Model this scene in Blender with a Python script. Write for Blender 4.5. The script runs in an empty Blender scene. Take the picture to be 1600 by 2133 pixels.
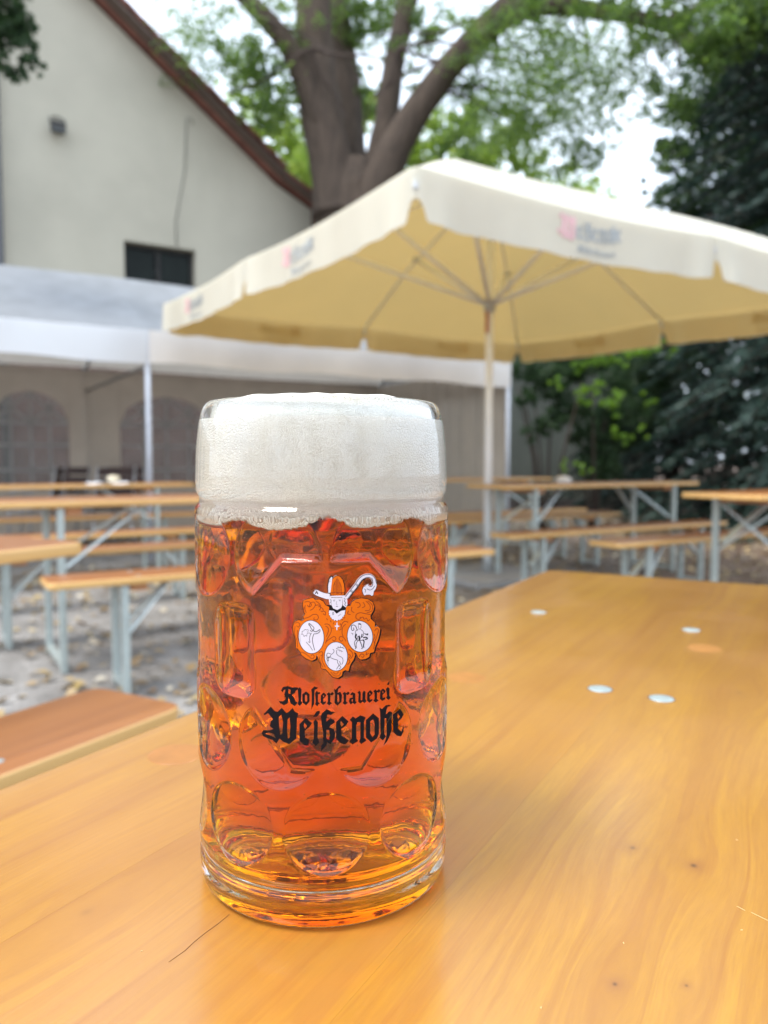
import bpy, bmesh, math, random
import numpy as np
from mathutils import Vector, Matrix
from math import sin, cos, pi, radians, sqrt

SC = bpy.context.scene
COL = SC.collection
rnd = random.Random(7)
NP = np.random.default_rng(11)

# ---------------------------------------------------------------- camera
CZ = 0.943
PITCH = math.atan((1066.5 - 962) / 1600)
cam = bpy.data.cameras.new("camera")
cam.sensor_fit = 'VERTICAL'; cam.sensor_height = 36.0; cam.lens = 36.0 * 1600 / 2133
cam.clip_start = 0.02; cam.clip_end = 600
cam.dof.use_dof = True; cam.dof.focus_distance = 0.285; cam.dof.aperture_fstop = 10.0
camo = bpy.data.objects.new("camera", cam); COL.objects.link(camo)
camo.location = (0, 0, CZ); camo.rotation_euler = (pi / 2 - PITCH, 0, 0)
SC.camera = camo

# ---------------------------------------------------------------- world and sun
SUN_EL, SUN_AZ = radians(62), radians(-118)      # azimuth from +Y towards +X
world = bpy.data.worlds.new("World"); SC.world = world; world.use_nodes = True
wn = world.node_tree; bg = wn.nodes['Background']
sky = wn.nodes.new('ShaderNodeTexSky'); sky.sky_type = 'NISHITA'; sky.sun_disc = False
sky.sun_elevation = SUN_EL; sky.sun_rotation = SUN_AZ
sky.air_density = 1.0; sky.dust_density = 4.0; sky.ozone_density = 1.0
# thin bright summer cloud over the whole sky
_tc = wn.nodes.new('ShaderNodeTexCoord'); _mp = wn.nodes.new('ShaderNodeMapping'); _mp.inputs['Scale'].default_value = (1, 1, 2.2)
_cn = wn.nodes.new('ShaderNodeTexNoise'); _cn.inputs['Scale'].default_value = 2.2; _cn.inputs['Detail'].default_value = 5
_cr = wn.nodes.new('ShaderNodeMapRange'); _cr.inputs[1].default_value = .30; _cr.inputs[2].default_value = .62; _cr.inputs[3].default_value = .45; _cr.inputs[4].default_value = .95
_cm = wn.nodes.new('ShaderNodeMix'); _cm.data_type = 'RGBA'; _cm.inputs[7].default_value = (7.2, 8.2, 9.4, 1)
wn.links.new(_tc.outputs['Generated'], _mp.inputs[0]); wn.links.new(_mp.outputs[0], _cn.inputs['Vector']); wn.links.new(_cn.outputs['Fac'], _cr.inputs[0])
wn.links.new(_cr.outputs[0], _cm.inputs[0]); wn.links.new(sky.outputs[0], _cm.inputs[6]); wn.links.new(_cm.outputs[2], bg.inputs[0])
bg.inputs[1].default_value = 0.15
sl = bpy.data.lights.new("sun", 'SUN'); sl.energy = 1.7; sl.angle = radians(22); sl.color = (1, .95, .87)
so = bpy.data.objects.new("sun", sl); COL.objects.link(so)
sdir = Vector((sin(SUN_AZ) * cos(SUN_EL), cos(SUN_AZ) * cos(SUN_EL), sin(SUN_EL)))
so.rotation_euler = (-sdir).to_track_quat('-Z', 'Y').to_euler(); so.location = (0, 0, 20)
SC.view_settings.view_transform = 'Standard'; SC.view_settings.look = 'None'
SC.view_settings.gamma = 1.0; SC.view_settings.use_curve_mapping = False
SC.view_settings.exposure = 1.02
cy = SC.cycles
cy.max_bounces = 20; cy.transmission_bounces = 16; cy.glossy_bounces = 6; cy.diffuse_bounces = 3
cy.transparent_max_bounces = 8; cy.volume_bounces = 0; cy.sample_clamp_indirect = 8.0
cy.caustics_reflective = True; cy.caustics_refractive = True; cy.blur_glossy = 0.4
cy.use_denoising = True

# ---------------------------------------------------------------- pixel to world helpers (1600 x 2133 photo)
_f = np.array([0, cos(PITCH), -sin(PITCH)]); _u = np.array([0, sin(PITCH), cos(PITCH)]); _r = np.array([1., 0, 0])
_C = np.array([0, 0, CZ])
def ray(x, y): return _f + (x - 800) / 1600 * _r - (y - 1066.5) / 1600 * _u
def onz(x, y, z):
    d = ray(x, y); return _C + d * (z - CZ) / d[2]
def onY(x, y, Y):
    d = ray(x, y); return _C + d * Y / d[1]
TH = radians(31.5)
E = np.array([cos(TH), sin(TH), 0]); N = np.array([-sin(TH), cos(TH), 0])
def onpl(x, y, dd):
    d = ray(x, y); return _C + d * dd / (N @ d)
def en(s, d, z=0.0):                      # yard frame: s along the table rows, d away from the camera
    return E * s + N * d + np.array([0, 0, z])

# ---------------------------------------------------------------- materials
def mat(name):
    m = bpy.data.materials.new(name); m.use_nodes = True
    nt = m.node_tree; return m, nt, nt.nodes['Principled BSDF']
def nd(nt, t, **k):
    n = nt.nodes.new(t)
    for a, b in k.items(): setattr(n, a, b)
    return n
def ramp(nt, fac, stops):
    r = nd(nt, 'ShaderNodeValToRGB'); e = r.color_ramp.elements
    while len(e) < len(stops): e.new(0.5)
    for i, (p, c) in enumerate(stops): e[i].position = p; e[i].color = (*c, 1)
    nt.links.new(fac, r.inputs[0]); return r.outputs[0]
def noise(nt, vec, scale, detail=4, rough=.5, dist=0):
    n = nd(nt, 'ShaderNodeTexNoise'); n.inputs['Scale'].default_value = scale; n.inputs['Detail'].default_value = detail
    n.inputs['Roughness'].default_value = rough; n.inputs['Distortion'].default_value = dist
    if vec is not None: nt.links.new(vec, n.inputs['Vector'])
    return n.outputs['Fac']
def objvec(nt, scale=(1, 1, 1), loc=(0, 0, 0), kind='Object'):
    tc = nd(nt, 'ShaderNodeTexCoord'); mp = nd(nt, 'ShaderNodeMapping')
    mp.inputs['Scale'].default_value = scale; mp.inputs['Location'].default_value = loc
    nt.links.new(tc.outputs[kind], mp.inputs[0]); return mp.outputs[0]
def mix(nt, f, a, b, mode='MIX'):
    m = nd(nt, 'ShaderNodeMix', data_type='RGBA', blend_type=mode)
    for sock, v in ((m.inputs[0], f), (m.inputs[6], a), (m.inputs[7], b)):
        if hasattr(v, 'is_output'): nt.links.new(v, sock)
        elif isinstance(v, (int, float)): sock.default_value = v
        else: sock.default_value = (*v, 1)
    return m.outputs[2]
def math_(nt, op, a, b=0.0, c=None):
    m = nd(nt, 'ShaderNodeMath', operation=op)
    for s, v in zip(m.inputs, (a, b, c)):
        if v is None: continue
        if hasattr(v, 'is_output'): nt.links.new(v, s)
        else: s.default_value = v
    return m.outputs[0]
def bump(nt, h, strength, dist, bs):
    b = nd(nt, 'ShaderNodeBump'); b.inputs['Strength'].default_value = strength; b.inputs['Distance'].default_value = dist
    nt.links.new(h, b.inputs['Height']); nt.links.new(b.outputs[0], bs.inputs['Normal']); return b
def plain(name, col, rough=.6, metal=0.0, var=.12, scale=8, spec=.5, trans=None, tw=.5, bmp=0.0, bscale=60):
    m, nt, bs = mat(name)
    v = objvec(nt)
    n = noise(nt, v, scale, 5, .6)
    lo = tuple(max(0, c * (1 - var)) for c in col); hi = tuple(min(1, c * (1 + var)) for c in col)
    c = ramp(nt, n, [(.3, lo), (.7, hi)])
    nt.links.new(c, bs.inputs['Base Color']); bs.inputs['Roughness'].default_value = rough
    bs.inputs['Metallic'].default_value = metal; bs.inputs['Specular IOR Level'].default_value = spec
    if bmp: bump(nt, noise(nt, v, bscale, 4), bmp, .01, bs)
    if trans:
        t = nd(nt, 'ShaderNodeBsdfTranslucent'); t.inputs[0].default_value = (*trans, 1)
        ms = nd(nt, 'ShaderNodeMixShader'); ms.inputs[0].default_value = tw
        out = [x for x in nt.nodes if x.type == 'OUTPUT_MATERIAL'][0]
        nt.links.new(bs.outputs[0], ms.inputs[1]); nt.links.new(t.outputs[0], ms.inputs[2]); nt.links.new(ms.outputs[0], out.inputs[0])
    return m

def wood_far(name, base, dark):
    m, nt, bs = mat(name)
    oi = nd(nt, 'ShaderNodeObjectInfo')
    v = objvec(nt, (1.2, 26, 26))
    ad = nd(nt, 'ShaderNodeVectorMath', operation='ADD'); nt.links.new(v, ad.inputs[0])
    mu = math_(nt, 'MULTIPLY', oi.outputs['Random'], 30.0)
    nt.links.new(mu, ad.inputs[1])
    n = noise(nt, ad.outputs[0], 1.6, 6, .6, .4)
    c = ramp(nt, n, [(.3, dark), (.68, base)])
    c = mix(nt, math_(nt, 'MULTIPLY', oi.outputs['Random'], .35), c, tuple(x * .75 for x in base))
    nt.links.new(c, bs.inputs['Base Color']); bs.inputs['Roughness'].default_value = .34
    bs.inputs['Coat Weight'].default_value = .2; bs.inputs['Coat Roughness'].default_value = .3
    bump(nt, n, .08, .004, bs)
    return m
M_BOARD = wood_far("lacquered_board", (.37, .145, .04), (.24, .08, .022))
M_EDGE = wood_far("pale_board_edge", (.72, .44, .16), (.60, .33, .10))
M_BATTEN = plain("batten_wood", (.52, .24, .10), .5, var=.2)
M_LEG = plain("leg_paint", (.43, .48, .46), .38, .2, var=.1, scale=14)
M_STEEL = plain("brace_steel", (.66, .74, .74), .35, .35, var=.1, scale=14)
M_RIVET = plain("rivet_zinc", (.40, .46, .45), .42, .5, var=.12, scale=200)

# ---------------------------------------------------------------- mesh helpers
def newobj(name, me, m=None, parent=None):
    o = bpy.data.objects.new(name, me)
    if m is not None and me is not None and len(me.materials) == 0: me.materials.append(m)
    COL.objects.link(o)
    if parent is not None: o.parent = parent
    return o
def tag(o, label=None, cat=None, group=None, kind=None):
    for k, v in (('label', label), ('category', cat), ('group', group), ('kind', kind)):
        if v: o[k] = v
    return o
def thing(name, label, cat, loc=(0, 0, 0), rz=0.0, group=None):
    o = bpy.data.objects.new(name, None); COL.objects.link(o); o.empty_display_size = .1
    o.location = loc; o.rotation_euler = (0, 0, rz); return tag(o, label, cat, group)
class MB:
    def __init__(s): s.v = []; s.f = []
    def add(s, vs, fs):
        b = len(s.v); s.v += [tuple(x) for x in vs]; s.f += [tuple(i + b for i in f) for f in fs]; return s
    def box(s, c, d, R=None):
        x, y, z = (k / 2 for k in d)
        vs = [Vector((i * x, j * y, k * z)) for i in (-1, 1) for j in (-1, 1) for k in (-1, 1)]
        if R is not None: vs = [R @ v for v in vs]
        vs = [v + Vector(c) for v in vs]
        return s.add(vs, [(0, 1, 3, 2), (4, 6, 7, 5), (0, 4, 5, 1), (2, 3, 7, 6), (0, 2, 6, 4), (1, 5, 7, 3)])
    def bar(s, a, b, w, h, up=(0, 0, 1)):
        a = Vector(a); b = Vector(b); d = (b - a); L = d.length; d.normalize()
        x = d.cross(Vector(up))
        if x.length < 1e-4: x = d.cross(Vector((1, 0, 0)))
        x.normalize(); y = x.cross(d)
        R = Matrix((d, x, y)).transposed()
        return s.box((a + b) / 2, (L, w, h), R)
    def tube(s, pts, rad, n=12, cap=True, wob=0.0):
        pts = [Vector(p) for p in pts]
        if not hasattr(rad, '__len__'): rad = [rad] * len(pts)
        rings = []; ref = None
        for i, p in enumerate(pts):
            t = (pts[min(i + 1, len(pts) - 1)] - pts[max(i - 1, 0)]).normalized()
            if ref is None:
                ref = t.cross(Vector((0, 0, 1)))
                if ref.length < .1: ref = t.cross(Vector((1, 0, 0)))
            x = (ref - t * ref.dot(t)).normalized(); ref = x; y = t.cross(x)
            rings.append([p + (x * cos(2 * pi * k / n) + y * sin(2 * pi * k / n)) * rad[i] * (1 + (rnd.uniform(-wob, wob) if wob else 0)) for k in range(n)])
        vs = [v for r_ in rings for v in r_]; fs = []
        for i in range(len(pts) - 1):
            for k in range(n): fs.append((i * n + k, i * n + (k + 1) % n, (i + 1) * n + (k + 1) % n, (i + 1) * n + k))
        if cap: fs.append(tuple(range(n))[::-1]); fs.append(tuple((len(pts) - 1) * n + k for k in range(n)))
        return s.add(vs, fs)
    def lathe(s, prof, n=32, c=(0, 0, 0)):
        vs = []; fs = []
        for r_, z in prof:
            for k in range(n): vs.append((c[0] + r_ * cos(2 * pi * k / n), c[1] + r_ * sin(2 * pi * k / n), c[2] + z))
        for i in range(len(prof) - 1):
            for k in range(n): fs.append((i * n + k, i * n + (k + 1) % n, (i + 1) * n + (k + 1) % n, (i + 1) * n + k))
        fs.append(tuple(range(n))[::-1]); fs.append(tuple((len(prof) - 1) * n + k for k in range(n)))
        return s.add(vs, fs)
    def mesh(s, name, smooth=False, bevel=0.0):
        me = bpy.data.meshes.new(name); me.from_pydata(s.v, [], s.f); me.update()
        if bevel:
            bm = bmesh.new(); bm.from_mesh(me)
            bmesh.ops.bevel(bm, geom=bm.edges[:], offset=bevel, segments=2, affect='EDGES', profile=.5)
            bm.to_mesh(me); bm.free()
        if smooth: me.shade_smooth()
        return me
    def obj(s, name, m, parent=None, smooth=False, bevel=0.0): return newobj(name, s.mesh(name, smooth, bevel), m, parent)
def rrect(L, W, r, n=6):
    P = []
    for cx, cy_, a0 in ((L / 2 - r, W / 2 - r, 0), (-L / 2 + r, W / 2 - r, pi / 2), (-L / 2 + r, -W / 2 + r, pi), (L / 2 - r, -W / 2 + r, 1.5 * pi)):
        for k in range(n + 1):
            a = a0 + pi / 2 * k / n; P.append((cx + r * cos(a), cy_ + r * sin(a)))
    return P
def prism_mesh(name, P, z0, z1, bevel=0.004, seg=3):
    bm = bmesh.new()
    vs = [bm.verts.new((x, y, z0)) for x, y in P]
    f = bm.faces.new(vs)
    r = bmesh.ops.extrude_face_region(bm, geom=[f])
    nv = [g for g in r['geom'] if isinstance(g, bmesh.types.BMVert)]
    bmesh.ops.translate(bm, verts=nv, vec=(0, 0, z1 - z0))
    bmesh.ops.recalc_face_normals(bm, faces=bm.faces[:])
    if bevel:
        ed = [e for e in bm.edges if abs(e.verts[0].co.z - e.verts[1].co.z) < 1e-6]
        bmesh.ops.bevel(bm, geom=ed, offset=bevel, segments=seg, affect='EDGES', profile=.5)
    me = bpy.data.meshes.new(name); bm.to_mesh(me); bm.free()
    me.shade_smooth(); me.set_sharp_from_angle(angle=radians(50))
    me.materials.append(M_BOARD); me.materials.append(M_EDGE)
    for p in me.polygons:
        if abs(p.normal.z) < .75: p.material_index = 1
    return me
def raw_mesh(name, V, Q, smooth=True):
    """V n x 3 array, Q m x 4 array of quads"""
    me = bpy.data.meshes.new(name)
    V = np.asarray(V, dtype=np.float32); Q = np.asarray(Q, dtype=np.int32); k = Q.shape[1]
    me.vertices.add(len(V)); me.vertices.foreach_set('co', V.ravel())
    me.loops.add(Q.size); me.loops.foreach_set('vertex_index', Q.ravel())
    me.polygons.add(len(Q)); me.polygons.foreach_set('loop_start', np.arange(0, Q.size, k, dtype=np.int32))
    me.update(calc_edges=True)
    if smooth: me.shade_smooth()
    return me
def copy_tree(o, parent=None):
    c = o.copy(); COL.objects.link(c)
    if parent is not None: c.parent = parent
    for ch in o.children: copy_tree(ch, c)
    return c

# ================================================================ GROUND
def make_ground():
    n = 120
    xs = np.concatenate([np.linspace(-200, -14, 12), np.linspace(-13, 13, n), np.linspace(14, 200, 12)])
    ys = np.concatenate([np.linspace(-150, -4, 10), np.linspace(-3, 18, n), np.linspace(19, 400, 14)])
    X, Y = np.meshgrid(xs, ys, indexing='ij')
    Z = .006 * np.sin(X * 2.3 + np.cos(Y * 1.7)) + .005 * np.sin(Y * 3.1 + X) + .004 * np.sin(X * 7.1) * np.sin(Y * 6.3) - .004
    V = np.stack([X, Y, Z], -1).reshape(-1, 3); a, b = X.shape
    I = np.arange(a * b).reshape(a, b)
    Q = np.stack([I[:-1, :-1], I[1:, :-1], I[1:, 1:], I[:-1, 1:]], -1).reshape(-1, 4)
    me = raw_mesh("ground", V, Q)
    m, nt, bs = mat("sandy_ground")
    v = objvec(nt)
    big = noise(nt, v, .55, 4, .6); mid = noise(nt, v, 3.5, 6, .65); fine = noise(nt, v, 55, 5, .7)
    c1 = ramp(nt, mid, [(.3, (.13, .12, .11)), (.7, (.33, .315, .30))])  # grey sand tones, pale end raised to paint in sunlit patches
    c2 = ramp(nt, mid, [(.3, (.075, .05, .036)), (.7, (.20, .13, .085))])
    sep = nd(nt, 'ShaderNodeSeparateXYZ'); nt.links.new(v, sep.inputs[0])
    g = math_(nt, 'ADD', math_(nt, 'MULTIPLY', sep.outputs[0], .35), math_(nt, 'MULTIPLY', big, 1.4))
    g = math_(nt, 'SUBTRACT', g, .75)
    cl = nd(nt, 'ShaderNodeClamp'); nt.links.new(g, cl.inputs[0])
    c = mix(nt, cl.outputs[0], c1, c2)
    c = mix(nt, .5, c, ramp(nt, fine, [(.35, (.15, .15, .15)), (.65, (.85, .85, .85))]), 'OVERLAY')
    nt.links.new(c, bs.inputs['Base Color']); bs.inputs['Roughness'].default_value = .85
    bump(nt, fine, .5, .01, bs)
    tag(newobj("ground", me, m), kind='structure')
make_ground()

def leaf_mesh(name, P, size, asp=.55, nrm=None, curl=.15):
    """many small pointed leaves around points P (n x 3); size array; two quads folded on the midrib"""
    n = len(P)
    a = NP.normal(size=(n, 3))
    if nrm is not None: a = a * nrm[0] + np.array(nrm[1])
    a /= np.linalg.norm(a, axis=1)[:, None]
    t = NP.normal(size=(n, 3)); t -= a * (t * a).sum(1)[:, None]; t /= np.linalg.norm(t, axis=1)[:, None]
    b = np.cross(a, t); s = np.asarray(size).reshape(-1, 1) * np.ones((n, 1))
    V = np.stack([P - t * s * .5, P + b * s * asp * .5 - t * s * .05 + a * s * curl, P + t * s * .5, P - b * s * asp * .5 - t * s * .05 + a * s * curl], 1)
    V = V.reshape(-1, 3); Q = np.arange(n * 4).reshape(n, 4)
    return raw_mesh(name, V, Q, False)
def leaf_mat(name, cols, tcols, tw=.45, rough=.5):
    m, nt, bs = mat(name)
    g = nd(nt, 'ShaderNodeNewGeometry')
    k = len(cols)
    st = [(i / max(1, k - 1), c) for i, c in enumerate(cols)]
    st2 = [(i / max(1, k - 1), c) for i, c in enumerate(tcols)]
    c = ramp(nt, g.outputs['Random Per Island'], st)
    nt.links.new(c, bs.inputs['Base Color']); bs.inputs['Roughness'].default_value = rough
    t = nd(nt, 'ShaderNodeBsdfTranslucent'); nt.links.new(ramp(nt, g.outputs['Random Per Island'], st2), t.inputs[0])
    ms = nd(nt, 'ShaderNodeMixShader'); ms.inputs[0].default_value = tw
    out = [x for x in nt.nodes if x.type == 'OUTPUT_MATERIAL'][0]
    nt.links.new(bs.outputs[0], ms.inputs[1]); nt.links.new(t.outputs[0], ms.inputs[2]); nt.links.new(ms.outputs[0], out.inputs[0])
    return m
# fallen leaves
def litter():
    n = 30000
    X = NP.uniform(-7, 9, n); Y = NP.uniform(1.6, 15, n)
    w = np.sin(X * 1.3 + 2) * np.cos(Y * 1.9 + X * .6) + NP.uniform(-1, 1, n) * .9 + X * .07 + .1
    k = w > -.1
    P = np.stack([X[k], Y[k], NP.uniform(.004, .014, k.sum())], 1)
    m = leaf_mat("fallen_leaf", [(.28, .18, .08), (.46, .34, .17), (.18, .10, .05), (.62, .56, .44), (.42, .31, .12), (.12, .08, .05), (.5, .46, .38)],
                 [(.4, .25, .1)] * 5, .1)
    o = newobj("fallen_leaves", leaf_mesh("fallen_leaves", P, NP.uniform(.03, .085, k.sum()), .7, (.25, (0, 0, 1)), .12), m)
    tag(o, kind='stuff')
litter()

# ================================================================ HOUSE
M_PLASTER = plain("cream_plaster", (.47, .435, .35), .9, var=.10, scale=.7, bmp=.25, bscale=90)
M_TILE = plain("red_roof_tile", (.22, .085, .06), .8, var=.35, scale=5)
M_BROWN = plain("brown_verge_board", (.10, .065, .05), .7, var=.2)
M_DARKGLASS = plain("dark_pane", (.010, .014, .012), .25, var=.3, spec=.12)
M_DARKFRAME = plain("dark_frame", (.02, .018, .016), .6)
def yard_thing(name, label, cat, s, d, group=None, turn=0.0):
    p = en(s, d); return thing(name, label, cat, (p[0], p[1], 0), TH + turn, group)
HD = 12.2
def sd(p): return float(E @ p), float(N @ p)
def house():
    a = onpl(190, 0, HD); b = onpl(575, 385, HD); c = onpl(642, 432, HD)
    sa, za, sb, zb, sc_, zc = sd(a)[0], a[2], sd(b)[0], b[2], sd(c)[0], c[2]
    k = (zb - za) / (sb - sa)
    s_ap = sb - 6.4; z_ap = zb - k * 6.4
    s_l = s_ap - (sc_ - s_ap)
    H = yard_thing("house", "cream plastered house gable with a red tiled roof behind the marquee", "house", s_ap, HD)
    L = lambda s: s - s_ap
    w0, w1 = onpl(258, 500, HD), onpl(408, 525, HD); sl_, sr_ = L(sd(w0)[0]), L(sd(w1)[0]); zt = w0[2]; zbm = zt - .62
    # gable wall with a window hole (front face), returning side walls
    depth = 9.0
    xr = L(sc_) + .06; xl = -xr
    y0, y1 = 0.0, depth
    t = .3
    mb = MB()
    def quad(p): mb.add(p, [(0, 1, 2, 3)])
    top = lambda x: z_ap + k * abs(x) if abs(x) < L(sb) else zb + (zc - zb) * (abs(x) - L(sb)) / (L(sc_) - L(sb))
    xs = sorted([xl, -L(sb), 0, sl_, sr_, L(sb), xr])
    for x0_, x1_ in zip(xs[:-1], xs[1:]):
        if abs(x0_ - sl_) < 1e-6:
            quad([(x0_, 0, 0), (x1_, 0, 0), (x1_, 0, zbm), (x0_, 0, zbm)])
            quad([(x0_, 0, zt), (x1_, 0, zt), (x1_, 0, top(x1_)), (x0_, 0, top(x0_))])
        else: quad([(x0_, 0, 0), (x1_, 0, 0), (x1_, 0, top(x1_)), (x0_, 0, top(x0_))])
    for p, q in (((sl_, zbm), (sr_, zbm)), ((sr_, zbm), (sr_, zt)), ((sr_, zt), (sl_, zt)), ((sl_, zt), (sl_, zbm))):
        quad([(p[0], 0, p[1]), (q[0], 0, q[1]), (q[0], .22, q[1]), (p[0], .22, p[1])])
    for x in (xl, xr): quad([(x, 0, 0), (x, depth, 0), (x, depth, top(x)), (x, 0, top(x))])
    quad([(xl, depth, 0), (xr, depth, 0), (xr, depth, top(xr)), (xl, depth, top(xl))])
    mb.add([(xl, depth, top(xl)), (xr, depth, top(xr)), (0, depth, z_ap)], [(0, 1, 2)])
    mb.obj("wall", M_PLASTER, H)
    MB().box(((xl + xr) / 2, -.03, 1.2), (xr - xl, .06, 2.4)).obj("plinth", plain("red_brown_plinth", (.17, .10, .085), .9, var=.3, scale=3), H)
    # window
    wd = MB(); fw = .055
    for p, q in (((sl_, zbm + fw / 2), (sr_, zbm + fw / 2)), ((sl_, zt - fw / 2), (sr_, zt - fw / 2))):
        wd.box(((p[0] + q[0]) / 2, .19, p[1]), (q[0] - p[0], .06, fw))
    for x in (sl_ + fw / 2, (sl_ + sr_) / 2, sr_ - fw / 2): wd.box((x, .19, (zt + zbm) / 2), (fw, .06, zt - zbm - 2 * fw))
    W = wd.obj("window", M_DARKFRAME, H)
    for x in ((sl_ * .75 + sr_ * .25), (sl_ * .25 + sr_ * .75)):
        MB().box((x, .2, (zt + zbm) / 2), ((sr_ - sl_) / 2 - fw * 1.6, .01, zt - zbm - 2 * fw)).obj("pane", M_DARKGLASS, W)
    MB().box(((sl_ + sr_) / 2, .6, zt - .3), (.16, .16, .12)).obj("curtain", plain("pale_cloth", (.5, .5, .44)), W, bevel=.03)
    # roof: slabs, verge boards, verge tiles
    oh = .28; th = .14
    rf = MB()
    for sg in (-1, 1):
        P = [(0, z_ap), (L(sb), zb), (L(sc_) + .38, zc - (.38) * .5)]
        for (x0_, z0_), (x1_, z1_) in zip(P[:-1], P[1:]):
            vs = [(sg * x0_, -oh, z0_ + .06), (sg * x1_, -oh, z1_ + .06), (sg * x1_, depth + .3, z1_ + .06), (sg * x0_, depth + .3, z0_ + .06)]
            vs += [(v[0], v[1], v[2] + th) for v in vs]
            rf.add(vs, [(0, 1, 2, 3), (4, 7, 6, 5), (0, 4, 5, 1), (1, 5, 6, 2), (2, 6, 7, 3), (3, 7, 4, 0)])
    R = rf.obj("roof", M_TILE, H)
    for sg in (-1, 1):
        mb = MB().bar((0, -oh - .02, z_ap + .07), (sg * L(sb), -oh - .02, zb + .07), .035, .24, (0, 1, 0))
        mb.v = [(x, y, z) for x, y, z in mb.v]; mb.obj("verge_board", M_BROWN, R)
    MB().bar((L(sb), -oh - .02, zb + .05), (L(sc_) + .38, -oh - .02, zc - .19), .035, .2, (0, 1, 0)).obj("verge_board", M_BROWN, R)
    ln = sqrt(L(sb) ** 2 + (z_ap - zb) ** 2); n = int(ln / .3)
    ang = math.atan2(z_ap - zb, L(sb))
    tm = MB()
    tm.add([(-.19, -.12, .0), (.19, -.12, .0), (.19, .16, .0), (-.19, .16, .0), (-.19, -.12, .03), (.19, -.12, .045), (.19, .02, .075), (.19, .16, .045), (-.19, .16, .03), (-.19, .02, .05)],
           [(0, 3, 2, 1), (4, 5, 6, 9), (9, 6, 7, 8), (0, 1, 5, 4), (2, 3, 8, 7), (1, 2, 7, 6, 5), (0, 4, 9, 8, 3)])
    tmesh = tm.mesh("verge_tile"); tmesh.materials.append(M_TILE)
    for i in range(n):
        f = (i + .5) / n; x = L(sb) * f; z = z_ap + (zb - z_ap) * f
        o = newobj("verge_tile", tmesh, None, R)
        o.location = (x + rnd.uniform(-.01, .01), -oh + .05, z + .06 + th + .01 + rnd.uniform(0, .012)); o.rotation_euler = (0, ang + .09, 0)
    # eaves gutter piece
    MB().tube([(L(sc_) + .42, -oh, zc - .22), (L(sc_) + .42, depth, zc - .22)], .07, 10).obj("gutter", M_BROWN, H, True)
    # down pipe at the far left
    p = onpl(1, 400, HD); x = L(sd(p)[0])
    MB().tube([(x - .04, -.09, 0), (x - .04, -.09, 8.2)], .055, 10).obj("downpipe", plain("grey_pipe", (.12, .12, .13), .5), H, True)
    # cable and its bracket
    p0 = onpl(388, 250, HD); p1 = onpl(368, 515, HD)
    x0_, x1_ = L(sd(p0)[0]), L(sd(p1)[0])
    MB().tube([(x0_ + .1, -.03, p0[2] - .05), (x0_ + .05, -.05, p0[2] + .03), (x0_, -.03, p0[2]), (x0_ - .04, -.02, p0[2] - .8), (x1_ - .01, -.02, p1[2] + .4), (x1_, -.02, p1[2])], .007, 6).obj("cable", plain("black_cable", (.10, .10, .09)), H, True)
    # floodlight
    p = onpl(118, 272, HD); x, z = L(sd(p)[0]), p[2]
    F = thing("wall_lamp", "small black floodlight mounted high on the cream gable wall", "lamp", tuple(en(s_ap + x, HD, z)), TH)
    MB().box((0, -.14, 0), (.2, .09, .15), Matrix.Rotation(-.35, 3, 'X')).obj("housing", M_DARKFRAME, F, bevel=.012)
    MB().box((0, -.185, -.017), (.165, .012, .12), Matrix.Rotation(-.35, 3, 'X')).obj("lens", plain("lamp_glass", (.10, .115, .12), .3), F)
    MB().tube([(-.09, -.1, .02), (-.1, -.06, .14), (0, -.02, .19), (.1, -.06, .14), (.09, -.1, .02)], .01, 6).obj("bracket", M_DARKFRAME, F, True)
    MB().box((0, -.04, 0), (.06, .085, .06)).obj("mount", M_DARKFRAME, F)
house()

# low outbuilding behind the trees on the right
def outbuilding():
    H = thing("outbuilding", "pale rendered wall of a low building half hidden by shrubs", "building", (3.2, 15.2, 0), radians(8))
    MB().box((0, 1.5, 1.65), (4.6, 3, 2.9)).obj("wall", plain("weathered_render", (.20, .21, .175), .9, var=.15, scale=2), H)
    MB().box((0, 1.5, .1), (4.66, 3.06, .2)).obj("plinth", plain("dark_plinth", (.14, .12, .11), .9), H)
    MB().add([(-2.5, -.3, 3.1), (2.5, -.3, 3.1), (2.5, 3.3, 3.1), (-2.5, 3.3, 3.1), (-2.5, 1.5, 3.9), (2.5, 1.5, 3.9)], [(0, 1, 5, 4), (2, 3, 4, 5), (1, 2, 5), (3, 0, 4), (0, 3, 2, 1)]).obj("roof", M_TILE, H)
outbuilding()

# ================================================================ MARQUEE
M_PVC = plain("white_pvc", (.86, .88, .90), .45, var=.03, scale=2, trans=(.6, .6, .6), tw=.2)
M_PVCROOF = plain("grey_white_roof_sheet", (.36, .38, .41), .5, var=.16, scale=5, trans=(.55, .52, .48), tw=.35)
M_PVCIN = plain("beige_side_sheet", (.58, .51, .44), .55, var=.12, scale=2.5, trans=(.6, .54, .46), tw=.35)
M_PIPE = plain("white_pipe", (.60, .64, .72), .35, .2)
def clear_sheet():
    m, nt, bs = mat("clear_window_film")
    bs.inputs['Base Color'].default_value = (.8, .8, .78, 1); bs.inputs['Roughness'].default_value = .25
    t = nd(nt, 'ShaderNodeBsdfTransparent'); t.inputs[0].default_value = (.75, .75, .74, 1)
    ms = nd(nt, 'ShaderNodeMixShader')
    v = objvec(nt); n = noise(nt, v, 4, 4)
    f = math_(nt, 'MULTIPLY_ADD', n, .2, .70); nt.links.new(f, ms.inputs[0])
    out = [x for x in nt.nodes if x.type == 'OUTPUT_MATERIAL'][0]
    nt.links.new(bs.outputs[0], ms.inputs[1]); nt.links.new(t.outputs[0], ms.inputs[2]); nt.links.new(ms.outputs[0], out.inputs[0])
    return m
M_CLEAR = clear_sheet()
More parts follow.
